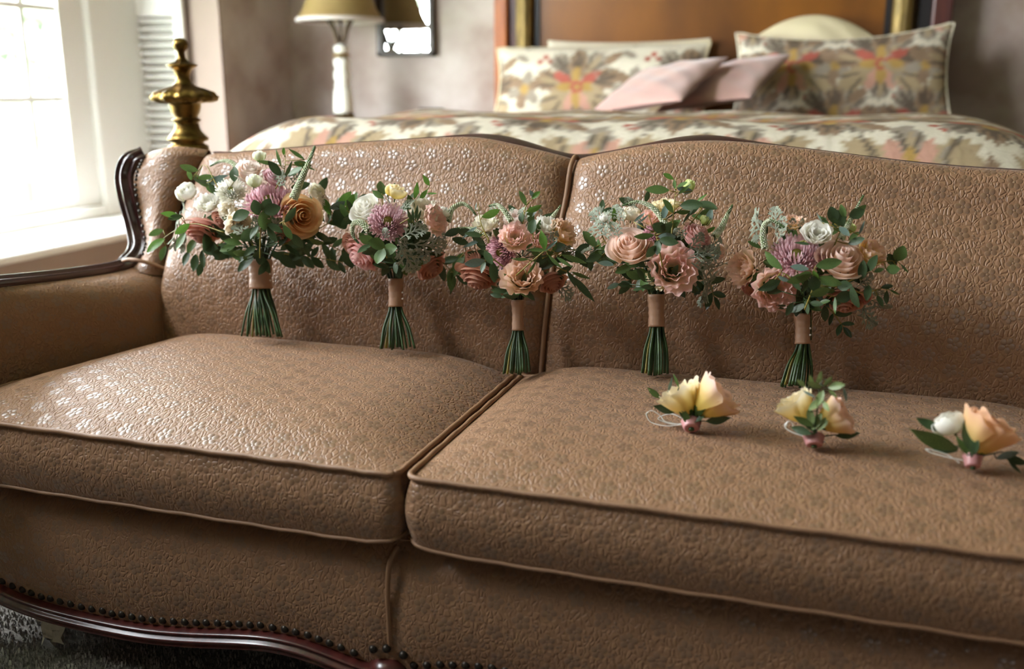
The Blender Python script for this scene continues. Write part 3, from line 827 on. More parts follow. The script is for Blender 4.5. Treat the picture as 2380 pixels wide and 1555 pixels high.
# bed frame
bx0, bx1, hy = -1.516, 0.349, 4.40
bed = root('bed', (-0.58, 3.4, 0), 'large bed with amber panelled headboard, gilded columns and brass finial foot post', 'bed')
MB().box(bx0+0.18, bx1-0.16, hy-0.035, hy, 0.4, 1.95).build('headboard_panel', M['panelwood'], bed, False)
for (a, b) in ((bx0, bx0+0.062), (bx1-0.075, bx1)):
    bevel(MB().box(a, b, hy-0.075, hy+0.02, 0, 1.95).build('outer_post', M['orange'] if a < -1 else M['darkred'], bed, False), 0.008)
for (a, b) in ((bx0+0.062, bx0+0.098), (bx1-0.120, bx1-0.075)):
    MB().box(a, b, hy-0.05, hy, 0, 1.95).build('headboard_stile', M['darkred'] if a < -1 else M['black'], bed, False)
for xc in (bx0+0.137, bx1-0.178):
    MB().lathe([(0.046, 0.35), (0.046, 0.5), (0.037, 0.52), (0.037, 1.9), (0.046, 1.92), (0.046, 1.95)], 48, (xc, hy-0.055, 0), flute=lambda a, z: 0.07*math.cos(10*a) if 0.51 < z < 1.91 else 0).build('gilded_column', M['gold'], bed)
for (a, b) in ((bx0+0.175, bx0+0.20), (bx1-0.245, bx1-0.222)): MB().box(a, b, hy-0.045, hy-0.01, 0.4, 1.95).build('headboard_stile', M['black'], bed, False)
MB().box(bx0, bx1, hy-0.09, hy+0.03, 1.95, 2.06, 0.01).build('headboard_crest', M['darkred'], bed, False)
for xs__ in (-1.56, 0.36): MB().box(xs__, xs__+0.04, 2.42, hy-0.08, 0.25, 0.45).build('side_rail', M['darkred'], bed, False)
bevel(MB().box(-1.50, 0.33, 2.45, hy-0.1, 0.30, 0.56, 0.05).build('mattress', M['cream'], bed), 0.03)
FX, FY = -1.605, 2.205
prof = [(0.040, 0.0), (0.040, 0.86)]
fin = MB()
z0f = 0.872
k_ = metres(at_y(430, 220, FY))
def fz(py): return at_y(430, py, FY).z
FP = [(50,352),(47,346),(46,338),(38,334),(37,330),(47,326),(48,320),(41,314),(34,306),(30,298),(29,290),(27,284),(34,280),(34,277),(26,274),(27,270),(33,260),(36,248),(37,240),(60,238.5),(71,234),(74,225),(66,214),(48,206),(27,200),(20,193),(16,182),(17,172),(21,163),(27,158),(36,152),(35,150),(24,147),(14,142),(9,134),(8,122),(10,118),(16,112),(18,104),(16,96),(10,90),(3,88)]
fpro = [(r*k_*1.0, fz(py)) for r, py in FP]
fl = lambda a, z: (0.09*abs(math.cos(6*a))-0.07+0.05*math.cos(24*a+z*160)) if fz(239.5) < z < fz(206) else 0.0
po = MB().lathe([(0.042, 0.0), (0.042, 0.30), (0.03, 0.33), (0.03, 0.80), (0.05, 0.85), (0.055, fpro[0][1]-0.001)], 28, (FX, FY, 0)).build('bed_post', M['brass'], bed)
ORI[po.name] = ORI[bed.name]
fo = MB().lathe(fpro, 96, (FX, FY, 0), flute=fl).build('finial', M['brass'], po)
MB().lathe([(0.042, 0.0), (0.042, 0.30), (0.03, 0.33), (0.03, 0.80), (0.05, 0.85), (0.055, fpro[0][1]-0.001)], 28, (0.70, FY, 0)).build('bed_post', M['brass'], bed)

# pillows
def pillow(name, c, wid, hgt, thick, right, up_, mt, label, cat='pillow', printed=None, rim=None, sag=0.0, seed=0, flange=0.0):
    """right/up_: axes of the pillow's face; the face looks along right x up"""
    r_ = Vector(right).normalized(); u_ = Vector(up_); u_ = (u_-r_*u_.dot(r_)).normalized(); n_ = r_.cross(u_)
    nu = 80; a = np.linspace(-1, 1, nu); A_, B_ = np.meshgrid(a, a)
    pin = 1-0.07*(1-A_**2) ; pin2 = 1-0.09*(1-B_**2)
    xx = A_*wid/2*(1-0.06*(1-np.abs(B_)**2)*np.abs(A_)); yy = B_*hgt/2*(1-0.08*(1-np.abs(A_)**2)*np.abs(B_))
    prof_ = (np.clip(1-np.abs(A_)**2.6, 0, 1)*np.clip(1-np.abs(B_)**2.6, 0, 1))**0.55
    rs = np.random.RandomState(seed)
    wr = 0.005*np.sin(A_*7+rs.rand()*6+B_*3)*np.sin(B_*8+rs.rand()*6)*prof_
    zz = thick/2*prof_ + wr + 0.002
    def place(x, y, z): return np.array(c)+x[..., None]*np.array(r_)+y[..., None]*np.array(u_)+z[..., None]*np.array(n_)
    yy = yy - sag*(A_**2)*hgt
    F_, B2 = place(xx, yy, zz), place(xx, yy, -zz*0.8)
    rt_ = root(name, tuple(c), label, cat)
    verts = np.vstack([F_.reshape(-1, 3), B2.reshape(-1, 3)]) - np.array(c)
    fs = []
    for k in range(nu-1):
        for j in range(nu-1):
            q = (k*nu+j, k*nu+j+1, (k+1)*nu+j+1, (k+1)*nu+j); fs.append(q); o_ = nu*nu; fs.append((q[3]+o_, q[2]+o_, q[1]+o_, q[0]+o_))
    cl = None
    if printed is not None:
        cc = print_fn(xx+printed[0], yy+printed[1], 2, printed[2], printed[3] if len(printed) > 3 else 1.0); cl = np.vstack([cc.reshape(-1, 3)]*2)
    obj('pillow_cover', mesh_from('pillow_cover', verts, fs, mt, True, None, cl), rt_)
    if rim:
        idx = [(0, j) for j in range(nu)] + [(k, nu-1) for k in range(1, nu)] + [(nu-1, j) for j in range(nu-2, -1, -1)] + [(k, 0) for k in range(nu-2, 0, -1)]
        pts = [F_[i] + (np.array(n_)*(0.004*math.sin(m_*1.3))) for m_, i in enumerate(idx)]
        MB().tube([tuple(p) for p in pts[::2]], rim[1], 6, closed=True).build('piping', rim[0], rt_)
    return rt_
def facing(px, py, y): return (EYE-at_y(px, py, y)).normalized()
# cream sleeping pillow behind, then the two printed shams
p = at_y(1450, 190, 4.28); pillow('pillow', p, 0.70, 0.36, 0.11, (1,0,0), (0,0.25,1), M['cream'], 'plain cream pillow, its top edge showing above the left printed sham', seed=1)
p = at_y(1390, 195, 4.13); pillow('pillow', p, 0.90, 0.335, 0.17, (1,0.02,0.02), (0,0.35,1), M['print'], 'large cream sham with faded red blossom print at left of headboard', printed=(0.07, 0.04, 0.9), rim=(M['ivory'], 0.006), seed=2, sag=0.01)
p = at_y(1950, 195, 4.13); pillow('pillow', p, 0.80, 0.37, 0.14, (1,0,0.03), (0.0,0.35,1), M['print'], 'large sham with brown and grey leaf print at right of headboard', printed=(0.33, 0.18, 0.86, 0.74), rim=(M['cream'], 0.005), seed=3, sag=-0.10)
p = at_y(1885, 134, 4.275); pillow('pillow', p, 0.47, 0.36, 0.10, (1,0,0), (0,0.15,1), M['ivory'], 'round topped ivory pillow peeking over the brown leaf sham', seed=4, sag=0.30)
# blush velvet pillows leaning on their corners
pr, pu = RT*0.18-FW*0.13, RT*0.13+UP*0.135+FW*0.18
p = at_y(1532, 200, 3.70); pillow('throw_pillow', p, 0.365, 0.45, 0.085, pr, pu, M['velvet'], 'blush pink velvet cushion in front, leaning on the left printed sham', 'cushion', seed=5)
p = at_y(1684, 193, 3.86); pillow('throw_pillow', p, 0.365, 0.465, 0.085, pr, pu, M['velvet'], 'blush pink velvet cushion tucked behind another, beside the brown leaf sham', 'cushion', seed=6)

# nightstand, lamp, small case, mirror
ns = root('nightstand', (-2.15, 4.2, 0), 'dark wooden nightstand under the table lamp, left of the bed', 'nightstand')
bevel(MB().box(-2.50, -1.752, 3.97, 4.43, 0.76, 0.80).build('top', M['darkred'], ns, False), 0.006)
bevel(MB().box(-2.47, -1.775, 3.99, 4.42, 0.20, 0.76).build('body', M['darkred'], ns, False), 0.004)
for zz in (0.24, 0.50):
    d_ = bevel(MB().box(-2.44, -1.84, 3.975, 3.992, zz, zz+0.24).build('drawer', M['orange'], ns, False), 0.003); ORI[d_.name] = ORI[ns.name]
    MB().sphere((-2.14, 3.962, zz+0.12), 0.014).build('knob', M['brass'], d_)
for (a, b) in ((-2.46, 4.0), (-1.85, 4.0), (-2.46, 4.39), (-1.85, 4.39)): MB().box(a, a+0.035, b, b+0.03, 0, 0.20).build('leg', M['darkred'], ns, False)
LY = 4.18
def lz(py): return at_y(790, py, LY).z
lp = at_y(790, 160, LY); LX = at_y(797, 200, LY).x
lk = metres(lp)
lamp = root('table_lamp', (LX, LY, 0.80), 'table lamp with gold bell shade on ivory and crystal column', 'lamp')
MB().lathe([(0.075, 0.80), (0.075, 0.83), (0.06, 0.85), (0.045, lz(263))], 24, (LX, LY, 0)).build('base', M['brass'], lamp)
MB().lathe([(23*lk, lz(263)), (23.5*lk, lz(255)), (21.5*lk, lz(215)), (20*lk, lz(207)), (16*lk, lz(205))], 24, (LX, LY, 0)).build('porcelain_column', M['porcelain'], lamp)
MB().lathe([(17*lk, lz(205)), (19*lk, lz(198)), (15*lk, lz(190)), (20*lk, lz(180)), (19*lk, lz(168)), (14*lk, lz(160)), (19*lk, lz(150)), (19*lk, lz(140)), (12*lk, lz(134))], 16, (LX, LY, 0), flute=lambda a, z: 0.06*math.cos(8*a)).build('crystal_column', M['porcelain'], lamp)
MB().lathe([(19*lk, lz(132)), (20*lk, lz(128)), (13*lk, lz(124))], 20, (LX, LY, 0)).build('collar', M['gold'], lamp)
MB().lathe([(14*lk, lz(124)), (18*lk, lz(116)), (17*lk, lz(108)), (9*lk, lz(104)), (5*lk, lz(101))], 20, (LX, LY, 0)).build('crystal_cap', M['porcelain'], lamp)
for s_ in (-1, 1):
    MB().tube(smooth_path([(LX+s_*5*lk, LY, lz(101)), (LX+s_*11*lk, LY, lz(88)), (LX+s_*16*lk, LY, lz(70)), (LX+s_*24*lk, LY, lz(54)), (LX+s_*31*lk, LY, lz(44))], 20), 5.6*lk, 8).build('harp_arm', M['bronze'], lamp)
MB().tube([(LX, LY, lz(101)), (LX, LY, lz(30))], 0.006, 8).build('socket_stem', M['bronze'], lamp)
sx = at_y(786, 40, LY).x
sh_prof = [(98, 44), (92, 36), (84, 22), (76, 0), (66, -35), (54, -80), (44, -125), (40, -140)]
mb = MB(); n = 48; vs_, fs = [], []
for (r_, py) in sh_prof:
    for j in range(n):
        a = 2*math.pi*j/n; vs_.append((LX+r_*lk*math.cos(a), LY+r_*lk*math.sin(a), lz(py)))
for k in range(len(sh_prof)-1):
    for j in range(n): fs.append((k*n+j, k*n+(j+1) % n, (k+1)*n+(j+1) % n, (k+1)*n+j))
so = mb.add(vs_, fs).build('lamp_shade', M['shade'], lamp); so.modifiers.new('solid', 'SOLIDIFY').thickness = 0.004
mb = MB(); mb.tube([(LX+97*lk*math.cos(a), LY+97*lk*math.sin(a), lz(47)) for a in np.linspace(0, 2*math.pi, 48, endpoint=False)], 5.0*lk, 6, closed=True).build('shade_trim', M['shade_rim'], lamp)
cs = at_y(1003, 262, 4.12)
bb = root('small_case', (cs.x, 4.12, 0.80), 'small black rounded case standing on the nightstand beside the bed', 'case')
bevel(MB().box(cs.x-0.073, cs.x+0.073, 4.09, 4.15, 0.80, cs.z+0.020, 0.02).build('case_body', M['black'], bb), 0.01)
MB().box(cs.x-0.05, cs.x+0.05, 4.084, 4.091, 0.86, cs.z-0.005).build('case_face', M['frame'], bb, False)
m0, m1, mz = -2.135, -1.845, at_y(950, 131, 4.44).z
mi = root('wall_mirror', ((m0+m1)/2, 4.45, mz), 'dark framed wall mirror reflecting the bright window beside the lamp', 'mirror')
for (a, b, c, d) in ((m0, m0+0.03, mz, 2.0), (m1-0.026, m1, mz, 2.0), (m0, m1, mz, mz+0.022), (m0, m1, 1.98, 2.0)):
    bevel(MB().box(a, b, 4.425, 4.457, c, d).build('frame_bar', M['frame'], mi, False), 0.004)
MB().box(m0+0.02, m1-0.02, 4.445, 4.450, mz+0.015, 1.99).build('mirror_glass', M['mirror'], mi, False)

# ------------------------------------------------------------------ flowers
PAL = {  # base, middle, tip (pigment from the claw of the petal to its lip)
 'white': ((222,222,180), (244,240,228), (250,247,240)),
 'cream': ((222,214,156), (246,236,212), (250,244,230)),
 'blushwhite': ((234,212,178), (248,226,214), (250,238,232)),
 'greenwhite': ((176,198,110), (234,236,200), (248,246,232)),
 'peachyellow': ((222,150,70), (238,186,116), (244,206,148)),
 'dustyrose': ((196,124,104), (220,152,132), (230,172,154)),
 'terracotta': ((160,98,72), (200,134,104), (214,156,128)),
 'rosepink': ((214,138,134), (236,172,166), (244,200,194)),
 'peachpink': ((246,206,154), (250,222,196), (250,220,210)),
 'pinklis': ((214,202,96), (252,232,200), (252,204,200)),
 'yellowpink': ((222,190,36), (248,222,124), (250,214,202)),
 'yellowcream': ((230,196,50), (248,226,136), (250,240,216)),
 'peachlis': ((222,186,110), (248,220,178), (248,208,188)),
 'yellowpeach': ((208,194,44), (246,210,130), (246,196,162)),
 'beige': ((206,190,146), (232,216,186), (240,228,208)),
 'lavender': ((176,112,124), (218,156,168), (240,200,208)),
 'palelavender': ((188,134,142), (224,174,182), (244,214,220)),
 'greenbud': ((134,168,50), (200,214,112), (228,234,164)),
}
for k in PAL:
    PAL[k] = np.array([lin(*c) for c in PAL[k]])
    PAL[k] += (PAL[k].max(axis=1, keepdims=True)-PAL[k])*(0.14 if not k.startswith('yellow') else 0.04)
def pcol(pal, s, edge=None, vary=0.0, rs=None):
    b, m, t = pal
    s = np.clip(s, 0, 1)[..., None]
    c = np.where(s < 0.5, b+(m-b)*(s/0.5), m+(t-m)*((s-0.5)/0.5))
    if rs is not None: c = c*(1+vary*(rs.rand()-0.5))
    return np.clip(c, 0, 1)
def bez(c, s):
    c = np.array(c); s = s[..., None]
    return (1-s)**3*c[0]+3*(1-s)**2*s*c[1]+3*(1-s)*s*s*c[2]+s**3*c[3]
def petal_geo(phi, half, ctrl, pal, rs, nu=9, nv=8, ruffle=0.0, waves=3, tipround=0.22, spiral=0.0, point=0.0):
    u = np.linspace(-1, 1, nu); v = np.linspace(0, 1, nv); Uq, Vq = np.meshgrid(u, v)
    s = Vq*(1-tipround*np.abs(Uq)**2.4) + point*Vq*(1-np.abs(Uq))**2
    q = bez(ctrl, s); rho, z = q[..., 0], q[..., 1]
    ph1, ph2 = rs.rand(2)*6.28
    rho = rho*(1+spiral*Uq) + ruffle*np.sin(waves*Uq*math.pi+ph1)*s**3
    z = z + ruffle*0.9*np.sin(waves*1.3*Uq*math.pi+ph2)*s**3
    ang = phi + Uq*half*(0.32+0.68*np.sin(np.minimum(s*1.25, 1)*math.pi/2))
    P = np.stack([rho*np.cos(ang), rho*np.sin(ang), z], -1).reshape(-1, 3)
    C = pcol(pal, s, vary=0.10, rs=rs).reshape(-1, 3)
    F = [(k*nu+j, k*nu+j+1, (k+1)*nu+j+1, (k+1)*nu+j) for k in range(nv-1) for j in range(nu-1)]
    return P, F, C
def join(parts):
    V, F, C, b = [], [], [], 0
    for (p, f, c) in parts:
        V.append(p); C.append(c); F += [tuple(i+b for i in q) for q in f]; b += len(p)
    return np.vstack(V), F, np.vstack(C)
GREEN = np.array(lin(84, 110, 56))
def calyx_geo(rs, depth, r=0.16):
    """receptacle and five pointed sepals under the flower"""
    parts = []
    n = 10; prof = [(0.045, -depth-0.35), (0.05, -depth-0.12), (r, -depth-0.03), (r*1.05, -depth+0.06), (r*0.5, -depth+0.10)]
    P = np.array([(rr*math.cos(2*math.pi*j/n), rr*math.sin(2*math.pi*j/n), z) for (rr, z) in prof for j in range(n)])
    F = [(k*n+j, k*n+(j+1) % n, (k+1)*n+(j+1) % n, (k+1)*n+j) for k in range(len(prof)-1) for j in range(n)]
    parts.append((P, F, np.tile(GREEN, (len(P), 1))))
    for k in range(5):
        a = k*1.2566+rs.rand()
        q = np.array([(r, -depth), (r*1.9, -depth+0.12), (r*2.8, -depth+0.35+0.1*rs.rand())])
        V = []
        for (rr, z), w_ in zip(q, (0.10, 0.09, 0.005)):
            for s_ in (-1, 1): V.append((rr*math.cos(a)-s_*w_*math.sin(a), rr*math.sin(a)+s_*w_*math.cos(a), z-0.02))
        parts.append((np.array(V), [(0,1,3,2), (2,3,5,4)], np.tile(GREEN*0.9, (6, 1))))
    return parts
GA = 2.39996
def rose_geo(pal, seed, N=17, opening=1.0, depth=0.80):
    rs = np.random.RandomState(seed); core, outer = calyx_geo(rs, depth), []
    for i in range(N):
        f = i/(N-1); R = 0.08+0.84*f**0.95*(0.80+0.20*opening)
        zt = 0.52-0.42*f-0.22*opening*f**2.5 + rs.uniform(-.03, .03)
        curl = (0.05+0.20*opening*f**1.5)
        k_ = min(1.0, 0.72+0.6*f)
        ctrl = [(0.06, -depth), (R*1.05+0.06, -depth+0.04), (R*1.02, zt-0.16+0.12*f), ((R+curl)*k_, zt-curl*0.55*f)]
        g = petal_geo(i*GA+rs.rand()*0.4, 1.9-0.95*f, ctrl, pal, rs, 13, 9, ruffle=0.010+0.035*f, waves=1.2, tipround=0.08+0.16*f, spiral=0.16*(1-f)+0.05, point=0.08*f)
        (core if f < 0.34 else outer).append(g)
    return core, outer
def globe_geo(pal, seed, N=15, tall=1.0, depth=0.70):
    rs = np.random.RandomState(seed); core, outer = calyx_geo(rs, depth*tall), []
    for i in range(N):
        f = i/(N-1); R = 0.12+0.74*f
        zt = (0.30-0.12*f+rs.uniform(-.07,.07))*tall
        ctrl = [(0.08, -depth*tall), (R*1.15+0.05, -depth*tall+0.03), (R*1.22, zt-0.12*tall), (R*0.86+0.03, zt+0.02)]
        g = petal_geo(i*GA+rs.rand()*0.3, 1.5-0.65*f, ctrl, pal, rs, 11, 8, ruffle=0.045, waves=2.2, tipround=0.16+0.10*f, spiral=0.06)
        (core if f < 0.45 else outer).append(g)
    return core, outer
def lisianthus_geo(pal, seed, depth=0.78, opening=1.0, cup=False):
    rs = np.random.RandomState(seed); core, outer = calyx_geo(rs, depth), []
    for (n, R, zt, ph) in ((3, 0.36, 0.20, 0.2), (4, 0.56, 0.26, 0.9), (5, 0.80, 0.16, 0.4), (5, 1.0, -0.08*opening, 0.1)):
        if cup: R, zt, n = R*0.90, zt*0.4+0.18, max(3, n-1)
        for k in range(n):
            RR = R*rs.uniform(0.88, 1.08); z_ = zt+rs.uniform(-.10, .10)
            ctrl = [(0.05, -depth), (0.34*RR+0.16, -depth+0.04), (RR*0.72+0.06, -0.24+0.1*rs.rand()), (RR, z_)]
            g = petal_geo(ph+k*2*math.pi/n+rs.rand()*0.35, (math.pi/n)*1.30, ctrl, pal, rs, 15, 10, ruffle=(0.065 if cup else 0.085)*(0.5+R*0.5), waves=rs.uniform(1.7, 2.5) if cup else rs.uniform(2.4, 3.6), tipround=0.17 if cup else 0.16)
            (core if R < 0.5 else outer).append(g)
    n = 8; col = np.array(lin(190, 188, 90))
    for (x, y, h, r) in [(0, 0, 0.34, 0.06)]:
        P = np.array([(x+rr*math.cos(2*math.pi*j/n), y+rr*math.sin(2*math.pi*j/n), z) for (rr, z) in ((r*0.5, -depth), (r*0.6, -depth+h), (r, -depth+h+0.06), (r*0.3, -depth+h+0.13)) for j in range(n)])
        core.append((P, [(k*n+j, k*n+(j+1) % n, (k+1)*n+(j+1) % n, (k+1)*n+j) for k in range(3) for j in range(n)], np.tile(col, (len(P), 1))))
    return core, outer
def mum_geo(pal, seed):
    rs = np.random.RandomState(seed); core, strips = calyx_geo(rs, 0.45, 0.2), []
    n = 12; P = np.array([(rr*math.cos(2*math.pi*j/n), rr*math.sin(2*math.pi*j/n), z) for (rr, z) in ((0.2, -0.4), (0.26, -0.12), (0.20, 0.0), (0.10, 0.05), (0.01, 0.06)) for j in range(n)])
    core.append((P, [(k*n+j, k*n+(j+1) % n, (k+1)*n+(j+1) % n, (k+1)*n+j) for k in range(4) for j in range(n)], np.tile(np.array(lin(150, 150, 70)), (len(P), 1))))
    L = 8
    for i in range(L):
        f = i/(L-1); cnt = 11+3*i
        for k in range(cnt):
            phi = (k+0.5*(i % 2))*2*math.pi/cnt + rs.uniform(-.10, .10)
            R = (0.26+0.76*f)*rs.uniform(0.92, 1.06); zt = 0.30-0.44*f+rs.uniform(-.05, .05)
            ctrl = [(0.10, -0.32), (0.55*R+0.06, -0.34+0.05*f), (R*1.04, zt-0.20), (R*0.97, zt+0.06*(1-f))]
            u = np.linspace(-1, 1, 3); v = np.linspace(0, 1, 6); Uq, Vq = np.meshgrid(u, v)
            q = bez(ctrl, Vq); w_ = (0.055+0.02*f)*np.sin(np.clip(0.18+Vq*0.78, 0, 1)*math.pi)**0.6
            rho = q[..., 0]; z = q[..., 1] + 0.035*Uq**2
            x = rho*math.cos(phi)-Uq*w_*math.sin(phi); y = rho*math.sin(phi)+Uq*w_*math.cos(phi)
            Pp = np.stack([x, y, z], -1).reshape(-1, 3); C = pcol(pal, Vq*0.95+0.05, vary=0.22, rs=rs).reshape(-1, 3)
            strips.append((Pp, [(a*3+b, a*3+b+1, (a+1)*3+b+1, (a+1)*3+b) for a in range(5) for b in range(2)], C))
    return core, strips
KIND = {'rose': 'rose', 'globe': 'ranunculus', 'bud': 'flower_bud', 'lis': 'lisianthus', 'mum': 'chrysanthemum'}

# leaves: unit length along +x
def leaf_geo(ratio, seed, tip=1.0):
    rs = np.random.RandomState(seed)
    n = 8; V, F = [], []
    bend = rs.uniform(-0.10, 0.18); fold = rs.uniform(0.10, 0.30); curl = rs.uniform(-0.10, 0.10)
    for k in range(n):
        t = k/(n-1); w_ = ratio/2*(math.sin(math.pi*min(1, max(0, t*0.96+0.02)))**(0.75 if tip < 1.5 else 1.0))*(1-(0.35*(t-0.4) if tip > 1.5 else 0))
        for s_ in (-1, -0.5, 0, 0.5, 1):
            V.append((t, s_*w_, abs(s_)*w_*fold - bend*t*t + curl*s_*t*0.3))
    for k in range(n-1):
        for j in range(4): F.append((k*5+j, k*5+j+1, (k+1)*5+j+1, (k+1)*5+j))
    return V, F
def miller_geo(seed):
    """felted, deeply lobed leaf: a midrib with forked lobes on both sides"""
    rs = np.random.RandomState(seed); V, F = [], []
    bend = rs.uniform(0.2, 0.8); side = rs.uniform(-0.15, 0.15)
    def warp(x, y, z=0.0): return (x*(1-0.12*bend*x), y+side*x*x, z+0.10*math.sin(3*x+seed)-bend*0.55*x*x+0.9*y*y+0.05*math.sin(9*x+seed)*abs(y)*6)
    def strip(pts, ws):
        b = len(V)
        for i, (p, w_) in enumerate(zip(pts, ws)):
            a = pts[max(i-1, 0)]; c = pts[min(i+1, len(pts)-1)]; dx, dy = c[0]-a[0], c[1]-a[1]; l = math.hypot(dx, dy) or 1
            for s_ in (-1, 0, 1): V.append(warp(p[0]-dy/l*w_*s_, p[1]+dx/l*w_*s_, 0.012*(1-abs(s_))))
        for i in range(len(pts)-1):
            for j in range(2): F.append((b+i*3+j, b+i*3+j+1, b+(i+1)*3+j+1, b+(i+1)*3+j))
    strip([(0, 0), (0.3, 0), (0.6, 0), (0.85, 0), (0.95, 0), (1, 0)], [0.014, 0.022, 0.03, 0.036, 0.032, 0.012])
    for (t, L, a) in ((0.26, 0.26, 1.0), (0.42, 0.36, 0.85), (0.58, 0.36, 0.72), (0.74, 0.28, 0.6), (0.86, 0.18, 0.5)):
        for s_ in (-1, 1):
            aa = a+rs.uniform(-.12, .12); LL = L*rs.uniform(0.85, 1.12); c, q = math.cos(aa), math.sin(aa)*s_
            m_ = (t+c*LL*0.55, q*LL*0.55)
            strip([(t, 0), (t+c*LL*0.3, q*LL*0.3), m_, (t+c*LL*0.85, q*LL*0.85), (t+c*LL, q*LL)], [0.022, 0.024, 0.032, 0.030, 0.010])
            for da in (-0.75, 0.6):
                c2, q2 = math.cos(aa+da), math.sin(aa+da)*s_
                strip([m_, (m_[0]+c2*LL*0.22, m_[1]+q2*LL*0.22), (m_[0]+c2*LL*0.38, m_[1]+q2*LL*0.38), (m_[0]+c2*LL*0.46, m_[1]+q2*LL*0.46)], [0.022, 0.026, 0.026, 0.010])
    return V, F
_leaf = {}
LC = {'g': 'leaf_green', 'b': 'leaf_bright', 'd': 'leaf_dark', 'u': 'leaf_blue', 's': 'silver', 'v': 'variegated'}
LS = {'o': (0.46, 1), 'r': (0.74, 1), 'w': (0.22, 2), 'p': (0.40, 2)}
def leaf_mesh(shape, col, var):
    k = (shape, col, var)
    if k not in _leaf:
        ratio, tip = LS[shape]; V, F = leaf_geo(ratio, hash_(shape)+var*7, tip)
        _leaf[k] = mesh_from('leaf', V, F, M[LC[col]])
    return _leaf[k]
def hash_(s): return sum(ord(c)*31**i for i, c in enumerate(s)) % 997
def miller_mesh(col, var):
    k = ('m', col, var)
    if k not in _leaf: _leaf[k] = mesh_from('dusty_miller_leaf', *miller_geo(var+3), M[LC[col]])
    return _leaf[k]
def axes_at(p):
    t = (EYE-p).normalized(); r_ = (RT-t*RT.dot(t)).normalized(); return r_, t.cross(r_), t
def basis(x, y, z, loc, s):
    return Matrix(((x.x*s, y.x*s, z.x*s, loc.x), (x.y*s, y.y*s, z.y*s, loc.y), (x.z*s, y.z*s, z.z*s, loc.z), (0, 0, 0, 1)))

